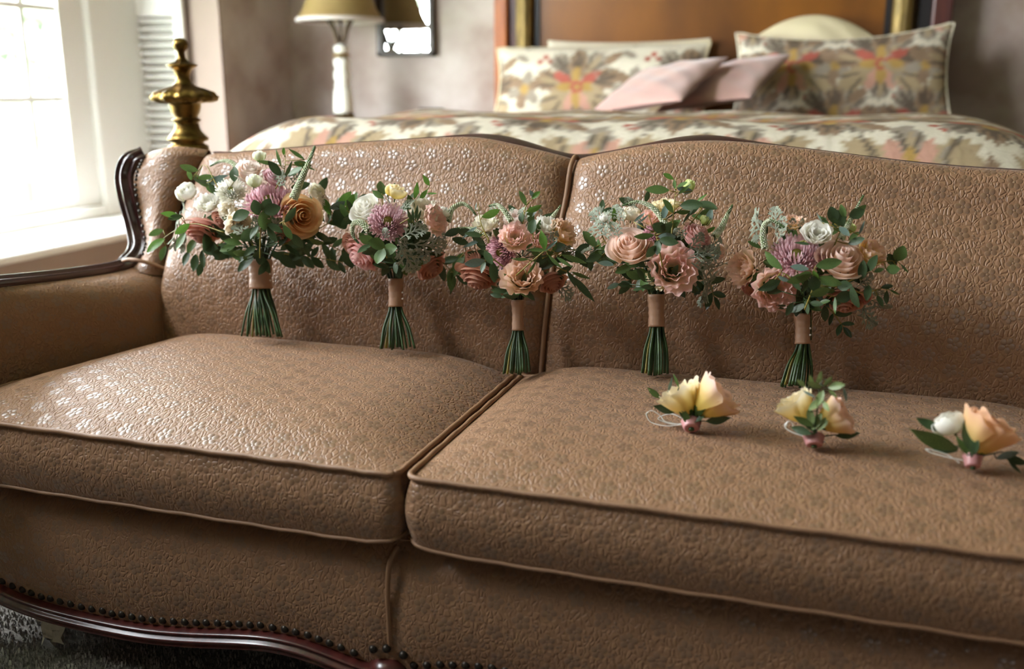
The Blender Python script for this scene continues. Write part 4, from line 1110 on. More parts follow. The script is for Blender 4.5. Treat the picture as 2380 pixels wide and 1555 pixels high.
class Arrangement:
    """one tied bunch: every flower, leaf and stem is a part placed at its own depth around the head"""
    def __init__(self, name, base, label, cat, group, centre, R, yc, D, seed):
        self.root = root(name, base, label, cat, group); self.o = Vector(base); self.name = name
        self.c, self.R, self.yc, self.D = centre, R, yc, D
        self.rnd = random.Random(seed); self.seed = seed*100
    def pos(self, px, py, extra=0.0, margin=0.036):
        q = min(1.0, math.hypot(px-self.c[0], py-self.c[1])/self.R)
        y = self.yc - self.D*math.sqrt(1-q*q) + extra
        if self.name == 'bouquet':
            z = at_y(px, py, y).z
            y = min(y, float(np.interp((z-0.38)/(0.86-0.38), BQ, BY))-margin)
        return at_y(px, py, y)
    def part(self, name, me, Mw, parent=None, label=None):
        if parent is None: Mw = Matrix.Translation(-self.o) @ Mw
        o = obj(name, me, parent or self.root, Mw)
        if label: o['label'] = label
        return o
    def flower(self, kind, px, py, d, ang, tilt, pal, extra=0.0, label=None, **kw):
        self.seed += 1
        p = self.pos(px, py, extra); p = self.pos(px, py, extra, max(0.036, d/2*metres(p)*1.05)); r_, u_, t = axes_at(p); a, tl = math.radians(ang), math.radians(tilt)
        z = (t*math.cos(tl) + (r_*math.cos(a)+u_*math.sin(a))*math.sin(tl)).normalized()
        x = z.orthogonal().normalized(); y = z.cross(x); sp = self.rnd.uniform(0, 6.28)
        x, y = x*math.cos(sp)+y*math.sin(sp), y*math.cos(sp)-x*math.sin(sp)
        s = d/2*metres(p)
        fn = {'rose': rose_geo, 'globe': globe_geo, 'lis': lisianthus_geo, 'mum': mum_geo, 'bud': lambda p_, s_, **k: globe_geo(p_, s_, 8, **({'tall': 1.6} | k))}[kind]
        core, outer = fn(PAL[pal], self.seed, **kw)
        if tilt > 45: p = p + z*s*0.22*math.sin(tl)
        Mw = basis(x, y, z, p, s)
        me = mesh_from(KIND[kind], *join(core)[:2], M['petal'], True, None, join(core)[2])
        f = self.part(KIND[kind], me, Mw, None, label)
        if kind == 'mum':
            V, F, C = join(outer); o = self.part('petals', mesh_from('petals', V, F, M['petal'], True, None, C), Matrix(), f); o['kind'] = 'stuff'
        else:
            for (V, F, C) in outer: self.part('petal', mesh_from('petal', V, F, M['petal'], True, None, C), Matrix(), f)
        return f
    def leaf_m(self, p, ang, length, roll=None, lean=None):
        r_, u_, t = axes_at(p); a = math.radians(ang)
        ln = math.radians(self.rnd.uniform(-12, 30) if lean is None else lean); rl = math.radians(self.rnd.uniform(-45, 45) if roll is None else roll)
        x = ((r_*math.cos(a)+u_*math.sin(a))*math.cos(ln)+t*math.sin(ln)).normalized()
        y0_ = (t.cross(x)).normalized(); z0_ = x.cross(y0_)
        y = y0_*math.cos(rl)+z0_*math.sin(rl); z = x.cross(y)
        return basis(x, y, z, p, length)
    def sprig(self, path, leaves=(), auto=None, extra=0.0, stem='stem_yellow', rad=0.0013, col='g', name='eucalyptus_sprig', depths=None):
        """path: photo points; leaves: (cx,cy,len,angle[,shape+colour]); auto: (shape, colours, len_px, step_px)"""
        n = len(path)
        P3 = [self.pos(x, y, extra + (depths[i] if depths else 0)) for i, (x, y) in enumerate(path)]
        sm = smooth_path(P3, 10*(n-1)) if n > 1 else P3
        org = sm[0]
        mb = MB(); mb.tube(sm, [rad*(1.15-0.6*i/len(sm)) for i in range(len(sm))], 6)
        todo = []
        for l in leaves:
            cx, cy, L, ang = l[:4]; sc = l[4] if len(l) > 4 else 'o'+col
            a = math.radians(ang); bx, by = cx-math.cos(a)*L/2, cy+math.sin(a)*L/2
            p = self.pos(bx, by, extra - 0.006)
            todo.append((p, ang, L*metres(p), sc, None))
            near = min(sm, key=lambda q: (q-p).length)
            if 0.002 < (near-p).length < 0.06: mb.tube([near, near.lerp(p, 0.5)+Vector((0,0,-0.001)), p], rad*0.7, 5)
        if auto:
            shp, cols, L, step = auto; acc = step*0.4; sgn = 1
            for i in range(1, len(path)):
                (xa, ya), (xb, yb) = path[i-1], path[i]; seg = math.hypot(xb-xa, yb-ya); pd = math.degrees(math.atan2(-(yb-ya), xb-xa))
                while acc < seg:
                    q = acc/seg; x, y = xa+(xb-xa)*q, ya+(yb-ya)*q
                    e = extra + (depths[i-1]+(depths[i]-depths[i-1])*q if depths else 0)
                    for sg in (sgn, -sgn):
                        p = self.pos(x, y, e)
                        todo.append((p, pd+sg*self.rnd.uniform(32, 68), L*self.rnd.uniform(0.75, 1.15)*metres(p), shp+self.rnd.choice(cols), None))
                    acc += step*self.rnd.uniform(0.8, 1.2); sgn = -sgn
                acc -= seg
            x, y = path[-1]; p = sm[-1]; todo.append((p, pd, L*0.8*metres(p), shp+self.rnd.choice(cols), None))
        me = mesh_from(name, [tuple(Vector(v)-org) for v in mb.v], mb.f, M[stem])
        s = self.part(name, me, Matrix.Translation(org))
        for (p, ang, L, sc, _) in todo:
            Mw = self.leaf_m(p, ang, L)
            self.part('leaf', leaf_mesh(sc[0] if sc[0] in LS else 'o', sc[1], self.rnd.randrange(5)), Matrix.Translation(-org) @ Mw, s)
        return s
    def miller(self, base, tip, extra=0.0, col='s', width=1.0):
        p = self.pos(*base, extra); q = self.pos(*tip, extra-0.004)
        r_, u_, t = axes_at(p); x = (q-p).normalized(); y = t.cross(x).normalized(); z = x.cross(y)
        rl = math.radians(self.rnd.uniform(-60, 60)); y, z = y*math.cos(rl)+z*math.sin(rl), z*math.cos(rl)-y*math.sin(rl)
        self.part('dusty_miller_leaf', miller_mesh(col, self.rnd.randrange(6)), basis(x, y, z, p, (q-p).length))
    def spike(self, path, r0, extra=0.0):
        """veronica: tapering spike packed with tiny florets, green at the tip"""
        sm = smooth_path([self.pos(x, y, extra) for x, y in path], 40); org = sm[0]; k = metres(org)
        N = len(sm); rad = [max(0.0009, r0*k*(1-(i/(N-1))**1.3*0.80)) for i in range(N)]
        mb = MB(); mb.tube([p-org for p in sm], [r*0.55 for r in rad], 7)
        s = self.part('veronica_spike', mesh_from('veronica_spike', mb.v, mb.f, M['leaf_green']), Matrix.Translation(org))
        fl, gr = MB(), MB(); L = sum((sm[i+1]-sm[i]).length for i in range(N-1)); cnt = int(L/(0.0021))*5
        for i in range(cnt):
            q = i/cnt; f = q*(N-1); a = int(f); b = min(a+1, N-1); p = sm[a].lerp(sm[b], f-a); tn = (sm[b]-sm[a]).normalized() if b > a else (sm[a]-sm[a-1]).normalized()
            n1 = tn.orthogonal().normalized(); n2 = tn.cross(n1); th = i*GA; r = rad[a]
            c = p + (n1*math.cos(th)+n2*math.sin(th))*r*0.72 - org
            size = (0.0021-0.0010*q)*(r0/9.0)**0.5
            (fl if q < 0.70 or (q < 0.9 and i % 2) else gr).sphere(c, size, 5, 3)
        for (m_, mt_, nm) in ((fl, 'floret', 'florets'), (gr, 'leaf_green', 'tip_buds')):
            if m_.v:
                o = self.part(nm, mesh_from(nm, m_.v, m_.f, M[mt_]), Matrix(), s); o['kind'] = 'stuff'
    def filler(self, n, box, cols, L, extra, shape='o', cen=None, drop=0.75):
        """dark leaves packed under and behind the flowers, on one hidden twig"""
        c = cen or self.c; path = [(c[0], c[1]+self.R*drop), (c[0], c[1])]
        lv = []
        for i in range(n):
            a = self.rnd.uniform(0, 6.28); q = math.sqrt(self.rnd.uniform(0.05, 1))
            x, y = c[0]+box[0]*q*math.cos(a), c[1]+box[1]*q*math.sin(a)
            out = math.degrees(math.atan2(-(y-c[1]-box[1]*0.3), x-c[0]))
            lv.append((x, y, L*self.rnd.uniform(0.7, 1.2), out+self.rnd.uniform(-40, 40), shape+self.rnd.choice(cols)))
        self.sprig(path, lv, None, extra, 'stem')
    def neck(self, n, x, y, cols='ddg'):
        self.filler(n, (self.R*0.42, self.R*0.17), cols, 34, -0.012, cen=(x, y), drop=0.08)
    def stems(self, wrap, bottom, n, y_wrap, y_bot, pins=0):
        """wrap: (x0,x1,ytop,ybot) photo box of the ribbon; bottom: (x0,x1,y)"""
        wx0, wx1, wt, wb = wrap; bx0, bx1, by = bottom
        T = at_y((wx0+wx1)/2, wt, y_wrap+0.012); B = at_y((wx0+wx1)/2+1, wb, y_wrap); k = metres(B)
        rt_, rb = (wx1-wx0)/2*k, (wx1-wx0)/2*k*0.94
        ax = (T-B).normalized(); e1 = Vector((1,0,0)); e1 = (e1-ax*e1.dot(ax)).normalized(); e2 = ax.cross(e1)
        mb = MB(); pts, rad = [], []
        for i in range(15):
            q = i/14; pts.append(B.lerp(T, q)-B); r = rb+(rt_-rb)*q - 0.003*math.sin(math.pi*q)*0.6; rad.append(r*(0.97 if i in (0, 14) else 1.0)+0.0004*(1 if i % 3 == 0 else -1))
        mb.tube(pts, rad, 28)
        self.part('ribbon_wrap', mesh_from('ribbon_wrap', mb.v, mb.f, M['ribbon']), Matrix.Translation(B))
        for i in range(n):
            th = i*GA; q = math.sqrt((i+0.5)/n)*0.86
            d = e1*(math.cos(th)*q) + e2*(math.sin(th)*q)
            px = (bx0+bx1)/2 + (bx1-bx0)/2*0.97*math.cos(th)*q/0.86
            e = at_y(px, by-8*self.rnd.random(), y_bot + 0.028*math.sin(th)*q)
            top = T + d*rt_*0.9; bot = B + d*rb*0.9
            up = top + ax*0.05 + d*0.035
            mid = bot.lerp(e, 0.5) + d*0.004
            sm = smooth_path([e, mid, bot, top, up], 20); r = self.rnd.uniform(0.0020, 0.0031)
            mb = MB(); mb.tube([p-e for p in sm], r, 6)
            self.part('stem', mesh_from('stem', mb.v, mb.f, M['stem_yellow'] if i == 4 else M['stem']), Matrix.Translation(e))
        for i in range(pins):
            c = B.lerp(T, 0.28+0.22*i) + e1*rb*0.93 + (EYE-B).normalized()*0.006
            mb = MB(); mb.sphere((0,0,0), 0.0021, 8, 6)
            self.part('pearl_pin', mesh_from('pearl_pin', mb.v, mb.f, M['pearl']), Matrix.Translation(c))
G1 = 'hand tied bouquets propped along the settee back'
YB_, YS_ = 1.855, 1.787
def bouquet(label, wrap, bottom, centre, R, n, seed, pins=0, D=0.085, yc=None):
    b = at_y((bottom[0]+bottom[1])/2, bottom[2], YS_)
    a = Arrangement('bouquet', b, label, 'bouquet', G1, centre, R, YB_ if yc is None else yc, D, seed)
    a.stems(wrap, bottom, n, 1.822, YS_, pins)
    return a

# --- bouquet 1
b = bouquet('largest bouquet, white and peach yellow flowers, at the far left near the wing', (576,634,603,671), (556,668,784), (590,490), 200, 20, 1, 2, 0.095)
b.flower('rose', 703, 500, 98, -10, 14, 'peachyellow', -0.005, 'peach yellow rose')
b.flower('mum', 625, 468, 122, 100, 48, 'lavender', 0.0, 'mauve chrysanthemum')
b.flower('globe', 434, 446, 58, 120, 50, 'white', 0.0, 'white ranunculus')
b.flower('lis', 480, 470, 64, 110, 45, 'white', 0.0, 'white lisianthus')
b.flower('mum', 536, 440, 74, 100, 35, 'white', 0.0, 'white pompon flower')
b.flower('lis', 527, 490, 58, 200, 40, 'cream', 0.0, 'cream lisianthus')
b.flower('lis', 556, 524, 68, -60, 25, 'beige', -0.01, 'beige lisianthus')
b.flower('rose', 578, 398, 72, 80, 55, 'blushwhite', 0.02, 'blush white rose', opening=0.7)
b.flower('bud', 592, 420, 46, 80, 70, 'greenwhite', -0.02, 'white bud', tall=1.2)
b.flower('bud', 604, 362, 36, 85, 80, 'greenwhite', 0.0, 'greenish white bud', tall=1.3)
b.flower('rose', 640, 412, 60, 70, 60, 'palelavender', 0.03, 'dusty pink rose', opening=0.6)
b.flower('globe', 736, 448, 52, 45, 50, 'cream', 0.03, 'cream ranunculus')
b.flower('globe', 748, 470, 44, 20, 55, 'blushwhite', 0.03, 'cream ranunculus')
b.flower('globe', 765, 505, 38, 0, 55, 'blushwhite', 0.03, 'blush ranunculus')
b.flower('rose', 468, 535, 86, 255, 68, 'dustyrose', 0.0, 'dusty rose hanging downwards', opening=1.3)
b.flower('rose', 520, 510, 56, 240, 60, 'terracotta', 0.02, 'dusty rose', opening=0.8)
b.flower('rose', 655, 545, 56, 265, 60, 'terracotta', 0.0, 'dark peach rose', opening=0.8)
b.spike([(682, 462), (695, 430), (714, 385), (732, 340)], 12, -0.02)
b.spike([(556, 392), (535, 376), (512, 375), (488, 386)], 7, 0.02)
b.miller((668, 440), (640, 398), 0.0); b.miller((672, 432), (700, 395), 0.01); b.miller((650, 445), (655, 395), 0.01)
b.miller((430, 515), (370, 530), -0.05); b.miller((440, 490), (412, 482), 0.02); b.miller((592, 560), (545, 512), -0.03); b.miller((545, 470), (535, 440), -0.02)
b.miller((595, 560), (600, 500), -0.03); b.miller((600, 555), (672, 520), -0.02); b.miller((555, 580), (515, 590), 0.01, 's')
b.sprig([(520,540),(450,520),(400,540),(366,566)], [(397,500,46,168,'ob'),(363,540,34,200,'og'),(362,568,50,212,'ob'),(378,588,36,245,'og'),(424,532,40,215,'ob'),(420,560,44,240,'og'),(408,505,34,190,'od')], extra=-0.05)
b.sprig([(520,560),(485,590),(466,622)], [(432,602,38,250,'od'),(452,612,42,262,'od'),(470,602,42,270,'od'),(488,578,44,300,'rd'),(464,628,34,255,'od'),(480,560,42,270,'rd'),(500,585,38,280,'od'),(445,570,40,235,'og')], extra=0.0)
b.sprig([(520,460),(498,420),(482,388),(470,384)], [(440,391,42,165,'og'),(441,406,28,110,'og'),(466,420,40,335,'ud'),(478,412,42,10,'og'),(500,420,40,15,'ou'),(510,412,44,12,'wu'),(545,405,34,88,'rd'),(495,440,36,300,'od')], extra=-0.005)
b.sprig([(640,440),(660,400),(664,355)], [(620,378,52,170,'wg'),(648,366,46,105,'wg'),(690,358,44,145,'wg'),(704,382,40,170,'og'),(672,395,48,60,'wd'),(686,398,40,35,'og'),(718,390,36,330,'wg'),(640,392,44,130,'od'),(660,352,18,90,'ob')], extra=0.01)
b.sprig([(604,600),(606,530),(612,485)], [(596,482,36,105,'rd'),(620,478,36,60,'rd'),(632,487,40,15,'rd'),(612,512,46,270,'rg'),(560,500,42,200,'rd'),(640,530,40,330,'od'),(575,545,40,220,'rd'),(632,545,42,300,'od'),(590,540,40,240,'od')], extra=-0.035)
b.sprig([(650,520),(672,505)], [(675,499,44,52,'od'),(668,540,38,300,'og'),(690,560,44,310,'od')], extra=-0.05)
b.sprig([(690,560),(760,520),(830,470)], [(800,466,52,52,'ob'),(820,480,46,65,'ob'),(770,504,48,200,'od'),(790,510,50,300,'rd'),(785,478,40,20,'ou'),(760,480,40,110,'ob')], ('o', 'ddg', 42, 34), extra=0.02)
b.sprig([(650,570),(720,555),(800,585)], [], ('o', 'dddg', 44, 30), extra=0.01)
b.sprig([(660,590),(740,600),(800,610)], [], ('o', 'dd', 40, 30), extra=0.03)
b.filler(46, (120, 70), 'ddd', 44, 0.03, cen=(610, 555))
b.filler(16, (170, 90), 'dg', 40, 0.06, cen=(600, 470)); b.neck(26, 604, 572)

# --- bouquet 2
b = bouquet('bouquet of lavender chrysanthemum and white lisianthus, second from the left', (900,939,648,713), (876,967,814), (912,525), 150, 14, 2, 2)
b.flower('mum', 902, 512, 98, 80, 22, 'palelavender', -0.01, 'lavender chrysanthemum')
b.flower('bud', 920, 446, 60, 80, 72, 'yellowcream', -0.01, 'pale yellow bud', tall=1.0)
b.flower('rose', 850, 484, 76, 125, 50, 'white', 0.0, 'white rose', opening=0.9)
b.flower('lis', 985, 488, 74, 75, 48, 'cream', 0.0, 'cream lisianthus')
b.flower('lis', 1008, 512, 80, 25, 58, 'pinklis', -0.005, 'blush pink lisianthus')
b.flower('bud', 1034, 492, 36, 70, 65, 'white', 0.01, 'white bud', tall=1.1)
b.flower('rose', 816, 566, 56, 200, 55, 'terracotta', 0.01, 'dusty peach rose', opening=0.8)
b.flower('rose', 842, 592, 84, 225, 68, 'rosepink', 0.0, 'dusty pink rose hanging downwards', opening=1.4)
b.flower('rose', 1000, 620, 76, 310, 60, 'terracotta', 0.015, 'dark terracotta rose in shade')
b.spike([(858, 536), (840, 518), (822, 520), (820, 545), (834, 566)], 10, -0.03)
b.spike([(1042, 514), (1050, 487), (1072, 474), (1092, 482), (1106, 500)], 8, 0.0)
b.miller((920, 575), (968, 605), -0.03); b.miller((925, 560), (960, 640), -0.035); b.miller((940, 570), (1040, 580), -0.02); b.miller((930, 555), (985, 520), -0.03); b.miller((935, 500), (950, 458), -0.02); b.miller((985, 560), (1046, 545), -0.005); b.miller((930, 590), (945, 560), -0.03); b.miller((905, 560), (890, 530), -0.04); b.miller((950, 590), (1000, 610), -0.02)
b.sprig([(930,520),(960,500),(966,478)], [(960,500,34,95,'wd'),(968,495,36,80,'wd'),(952,500,36,110,'wd'),(974,500,34,70,'wd')], extra=-0.03)
b.sprig([(950,500),(975,460),(997,436)], [(990,418,32,120,'pb'),(968,444,40,75,'pb'),(985,452,30,50,'pb'),(1005,450,26,0,'wb'),(955,470,36,110,'og')], extra=0.01)
b.sprig([(900,600),(890,582),(870,570)], [(875,566,42,160,'rg'),(884,596,42,250,'rg'),(850,556,36,170,'rg'),(905,580,40,10,'rg'),(846,578,38,210,'od'),(862,584,44,200,'od')], extra=-0.05)
b.sprig([(890,500),(888,450)], [(889,434,36,105,'rg'),(878,452,32,150,'og')], extra=0.01)
b.sprig([(900,560),(830,500),(800,490)], [(815,470,42,65,'ob'),(800,490,40,110,'og')], ('o', 'dg', 40, 30), extra=0.03)
b.sprig([(930,600),(1010,600),(1060,640)], [(1065,610,52,240,'og'),(1045,650,34,270,'og')], ('o', 'ddg', 42, 30), extra=0.03)
b.filler(42, (95, 62), 'ddg', 42, 0.035, cen=(925, 575))
b.filler(14, (120, 70), 'dg', 38, 0.06, cen=(915, 500)); b.neck(16, 925, 606)

# --- bouquet 3
b = bouquet('middle bouquet, two ruffled pink lisianthus one above the other, between the cushions', (1187,1219,697,768), (1163,1233,872), (1212,570), 165, 14, 3, 0)
b.flower('lis', 1196, 548, 80, 80, 30, 'pinklis', -0.015, 'blush lisianthus with yellow throat', opening=0.4)
b.flower('lis', 1215, 640, 106, 95, 26, 'peachlis', -0.02, 'peach lisianthus')
b.flower('mum', 1160, 588, 82, 200, 30, 'lavender', 0.0, 'mauve chrysanthemum')
b.flower('lis', 1128, 520, 66, 90, 66, 'cream', 0.0, 'cream lisianthus')
b.flower('lis', 1270, 524, 66, 80, 60, 'white', 0.0, 'white lisianthus')
b.flower('lis', 1308, 540, 76, 40, 58, 'yellowpink', 0.0, 'pink lisianthus')
b.flower('lis', 1260, 557, 62, 60, 40, 'pinklis', 0.0, 'pink lisianthus')
b.flower('lis', 1196, 508, 60, 90, 55, 'blushwhite', 0.03, 'pale pink lisianthus')
b.flower('rose', 1112, 642, 88, 255, 70, 'terracotta', 0.0, 'terracotta rose hanging downwards', opening=1.4)
b.flower('rose', 1100, 602, 56, 190, 55, 'terracotta', 0.01, 'terracotta rose', opening=0.8)
b.flower('rose', 1284, 656, 70, 295, 62, 'terracotta', 0.03, 'terracotta rose in shade')
b.spike([(1188, 514), (1172, 490), (1156, 476), (1136, 479)], 8, -0.02)
b.spike([(1140, 545), (1100, 532), (1062, 530)], 7, 0.01)
b.spike([(1280, 510), (1292, 494), (1304, 476)], 6, 0.02)
b.miller((1190, 500), (1188, 482), 0.02); b.miller((1160, 500), (1141, 462), 0.01); b.miller((1255, 510), (1258, 484), 0.03); b.miller((1230, 520), (1205, 480), 0.02); b.miller((1262, 560), (1300, 545), -0.02); b.miller((1300, 585), (1330, 570), 0.0)
b.miller((1290, 650), (1330, 700), 0.03); b.miller((1310, 600), (1350, 590), 0.02)
b.sprig([(1215,520),(1222,480),(1238,462)], [(1242,486,38,15,'ob'),(1246,453,26,42,'ob'),(1236,450,20,120,'ou'),(1215,460,38,115,'og'),(1212,505,24,90,'rd')], extra=0.0)
b.sprig([(1137,560),(1118,520),(1112,474)], [(1142,497,46,18,'ob'),(1106,478,20,80,'wu'),(1090,540,46,215,'wu'),(1096,566,44,200,'wu'),(1117,566,42,300,'od'),(1100,545,40,170,'od'),(1112,560,36,150,'od')], extra=-0.03)
b.sprig([(1170,620),(1137,595),(1130,590)], [(1103,611,50,195,'ou'),(1147,632,50,278,'od'),(1136,600,40,300,'od'),(1122,622,30,250,'od')], extra=-0.05)
b.sprig([(1150,600),(1090,585),(1068,600)], [(1065,618,52,240,'og'),(1046,640,34,255,'og'),(1052,668,36,250,'wd'),(1070,560,40,160,'od'),(1080,540,44,170,'od'),(1052,540,40,200,'od')], extra=0.02)
b.sprig([(1200,640),(1245,600),(1275,580),(1300,595)], [(1248,581,52,178,'wg'),(1262,557,50,100,'pb'),(1335,603,64,340,'wg'),(1290,608,46,316,'wg'),(1312,610,44,325,'wg'),(1237,623,40,52,'wg'),(1207,603,42,180,'wg'),(1282,570,34,40,'wu')], extra=-0.05)
b.sprig([(1290,620),(1330,640),(1348,680)], [(1356,672,84,312,'wd'),(1330,650,50,300,'wd'),(1350,640,46,340,'wg')], extra=0.01)
b.sprig([(1240,560),(1238,530)], [(1237,526,34,80,'rd'),(1252,528,36,70,'pg')], extra=-0.01)
b.sprig([(1260,600),(1330,580),(1380,600)], [], ('o', 'ddg', 42, 30), extra=0.03)
b.filler(44, (110, 66), 'ddg', 42, 0.035, cen=(1215, 600))
b.filler(12, (120, 60), 'dg', 38, 0.06, cen=(1215, 540)); b.neck(12, 1204, 668)

# --- bouquet 4
b = bouquet('tallest bouquet, peach rose and wide open pink lisianthus, second from the right', (1504,1546,684,759), (1485,1554,874), (1525,565), 190, 14, 4, 0, 0.09)
b.flower('rose', 1462, 568, 108, 105, 38, 'peachpink', -0.015, 'large peach pink rose', opening=0.9)
b.flower('lis', 1566, 622, 122, 60, 12, 'pinklis', -0.02, 'wide open pink lisianthus')
b.flower('lis', 1545, 482, 72, 90, 74, 'yellowcream', 0.0, 'cream yellow lisianthus', opening=0.2)
b.flower('globe', 1467, 498, 54, 85, 66, 'cream', 0.01, 'cream ranunculus')
b.flower('lis', 1510, 508, 54, 80, 55, 'pinklis', 0.01, 'pink lisianthus')
b.flower('rose', 1618, 548, 78, 55, 62, 'rosepink', 0.0, 'pink rose seen from the side', opening=0.6)
b.flower('globe', 1407, 505, 34, 100, 55, 'white', 0.01, 'white ranunculus')
b.flower('mum', 1516, 540, 46, 80, 30, 'lavender', 0.0, 'mauve chrysanthemum')
b.flower('bud', 1603, 432, 34, 62, 82, 'greenbud', 0.0, 'green bud', tall=1.9)
b.flower('bud', 1640, 512, 30, 60, 75, 'greenbud', 0.0, 'green bud', tall=1.5)
b.flower('rose', 1672, 586, 40, 0, 60, 'peachpink', 0.02, 'peach rose')
b.flower('lis', 1528, 650, 60, 240, 60, 'yellowcream', 0.01, 'cream lisianthus')
b.spike([(1547, 522), (1532, 498), (1510, 478), (1480, 469), (1446, 478)], 9, -0.025)
b.spike([(1660, 550), (1676, 530), (1690, 500), (1702, 477)], 10, 0.0)
for (p_, q_, e_) in (((1420,560),(1365,505),0.0),((1425,540),(1380,478),0.0),((1440,520),(1425,468),0.0),((1450,525),(1440,478),-0.01),((1400,580),(1350,560),0.01),((1430,555),(1395,520),-0.02),((1470,500),(1462,455),0.02),((1440,560),(1430,510),-0.02)): b.miller(p_, q_, e_)
for (p_, q_, e_) in (((1600,600),(1680,590),-0.03),((1605,600),(1672,560),-0.02),((1610,610),(1684,682),-0.03),((1612,608),(1670,622),-0.035),((1600,560),(1570,528),-0.04),((1630,640),(1664,706),0.01),((1595,590),(1640,545),-0.035),((1640,580),(1690,556),0.0),((1610,600),(1650,640),-0.04),((1655,600),(1690,640),0.01)): b.miller(p_, q_, e_)
b.sprig([(1560,560),(1565,500),(1570,450),(1572,412)], [(1553,410,28,150,'ob'),(1567,428,22,100,'og'),(1585,429,26,30,'og'),(1527,441,56,178,'og'),(1553,478,40,125,'og'),(1592,442,36,172,'ou'),(1608,476,54,4,'od'),(1644,478,50,345,'od'),(1545,492,34,80,'ou'),(1590,440,38,40,'wg')], extra=-0.03)
b.sprig([(1540,620),(1528,560),(1522,540)], [(1497,549,46,188,'og'),(1550,550,40,0,'ou'),(1556,561,48,350,'od'),(1530,527,38,150,'rd'),(1513,584,34,230,'rd'),(1545,530,40,20,'rd'),(1486,505,34,40,'wu'),(1494,510,34,220,'wu'),(1530,575,34,270,'rd')], extra=-0.055)
b.sprig([(1590,540),(1620,500),(1640,470)], [(1630,460,34,40,'wb'),(1648,505,40,80,'ou'),(1650,535,26,20,'ob'),(1600,500,46,55,'wd'),(1612,490,44,40,'wd')], extra=0.01)
b.sprig([(1440,600),(1405,560),(1395,520)], [(1399,480,32,85,'od'),(1408,613,38,170,'ou'),(1370,555,48,130,'og'),(1390,580,48,100,'og'),(1428,500,36,90,'pb'),(1380,600,40,200,'od')], extra=0.02)
b.sprig([(1500,640),(1470,650),(1440,660)], [], ('o', 'dd', 40, 28), extra=0.04)
b.sprig([(1560,660),(1640,650),(1660,690)], [], ('o', 'dd', 40, 28), extra=0.04)
b.filler(46, (120, 74), 'ddg', 44, 0.035, cen=(1525, 590))
b.filler(16, (135, 75), 'dg', 38, 0.06, cen=(1530, 520)); b.neck(14, 1522, 650)

# --- bouquet 5
b = bouquet('rightmost bouquet, white rose over a lavender chrysanthemum, round eucalyptus trailing', (1845,1884,728,799), (1804,1890,902), (1885,610), 200, 16, 5, 2, 0.09)
b.flower('lis', 1898, 541, 80, 80, 38, 'white', -0.01, 'white rose', cup=True)
b.flower('rose', 1956, 598, 116, 70, 44, 'peachpink', -0.01, 'large peach pink rose', opening=0.9)
b.flower('lis', 2024, 586, 84, 45, 64, 'yellowpink', 0.0, 'yellow and pink lisianthus')
b.flower('mum', 1852, 588, 124, 85, 34, 'palelavender', -0.01, 'lavender chrysanthemum')
b.flower('lis', 1803, 672, 118, 330, 18, 'pinklis', -0.015, 'wide open pink lisianthus')
b.flower('lis', 1728, 622, 90, 170, 52, 'peachlis', 0.0, 'peach lisianthus')
b.flower('lis', 1842, 518, 60, 90, 64, 'yellowpink', 0.01, 'peach lisianthus')
b.flower('rose', 1965, 698, 84, 270, 62, 'terracotta', 0.02, 'terracotta rose hanging downwards')
b.flower('rose', 2008, 690, 48, 320, 55, 'dustyrose', 0.02, 'dusty rose')
b.flower('bud', 1975, 530, 34, 70, 75, 'greenbud', 0.01, 'green bud', tall=1.4)
b.flower('rose', 1742, 668, 50, 230, 60, 'dustyrose', 0.03, 'dusty rose in shade')
b.spike([(1778, 578), (1773, 545), (1778, 520), (1795, 513), (1824, 529)], 9, -0.02)
b.spike([(1955, 555), (1967, 530), (1984, 498), (2007, 454)], 9, 0.0)
for (p_, q_, e_) in (((1775,560),(1710,494),0.0),((1800,550),(1808,476),0.0),((1820,550),(1820,500),0.0),((1790,560),(1745,548),0.01),((1830,545),(1850,508),0.0),((1800,565),(1830,520),-0.02),((1850,530),(1870,510),0.0)): b.miller(p_, q_, e_)
for (p_, q_, e_) in (((1990,670),(2040,640),0.0),((1990,690),(2046,720),0.03),((2000,700),(2030,770),0.04),((1990,700),(2010,770),0.05),((2000,660),(2050,690),0.02),((2010,690),(2060,740),0.04),((2005,640),(2035,660),-0.01)): b.miller(p_, q_, e_)
b.sprig([(1870,720),(1892,660),(1888,632)], [(1925,613,58,10,'og'),(1928,653,54,343,'og'),(1906,680,50,200,'og'),(1941,712,44,270,'wg'),(1859,622,42,170,'ou'),(1856,648,56,200,'og'),(1867,640,40,190,'rg'),(1893,660,38,280,'rd'),(1963,664,34,10,'rd'),(1896,640,26,300,'ob')], extra=-0.055)
b.sprig([(1850,660),(1830,640),(1815,632)], [(1796,606,58,140,'og'),(1791,664,52,208,'od'),(1822,648,28,160,'ou'),(1775,670,26,200,'od')], extra=-0.055)
b.sprig([(1960,660),(2000,640),(2050,610),(2085,606)], [(2026,612,46,62,'od'),(2004,628,46,85,'od'),(2092,588,42,65,'rg'),(2073,604,32,130,'rd'),(2076,626,32,0,'rg'),(2102,624,28,310,'wg'),(2042,628,24,20,'og')], extra=-0.03)
b.sprig([(1960,660),(2000,680),(2060,668)], [(1985,690,52,282,'od'),(2017,682,40,265,'od'),(1962,690,40,200,'rd'),(2061,666,26,10,'od'),(2061,692,32,268,'od'),(2080,680,26,330,'wg'),(2046,700,30,300,'od')], extra=-0.03)
b.sprig([(1935,580),(1958,530),(1985,496)], [(1949,506,46,120,'rd'),(1936,500,40,100,'rd'),(1991,496,36,20,'rd'),(1998,488,34,40,'og'),(1963,538,34,320,'ou'),(1958,490,34,110,'og'),(1904,505,28,120,'wu'),(1990,560,40,20,'od'),(2002,530,34,70,'wu'),(1915,510,32,140,'wg')], extra=0.0)
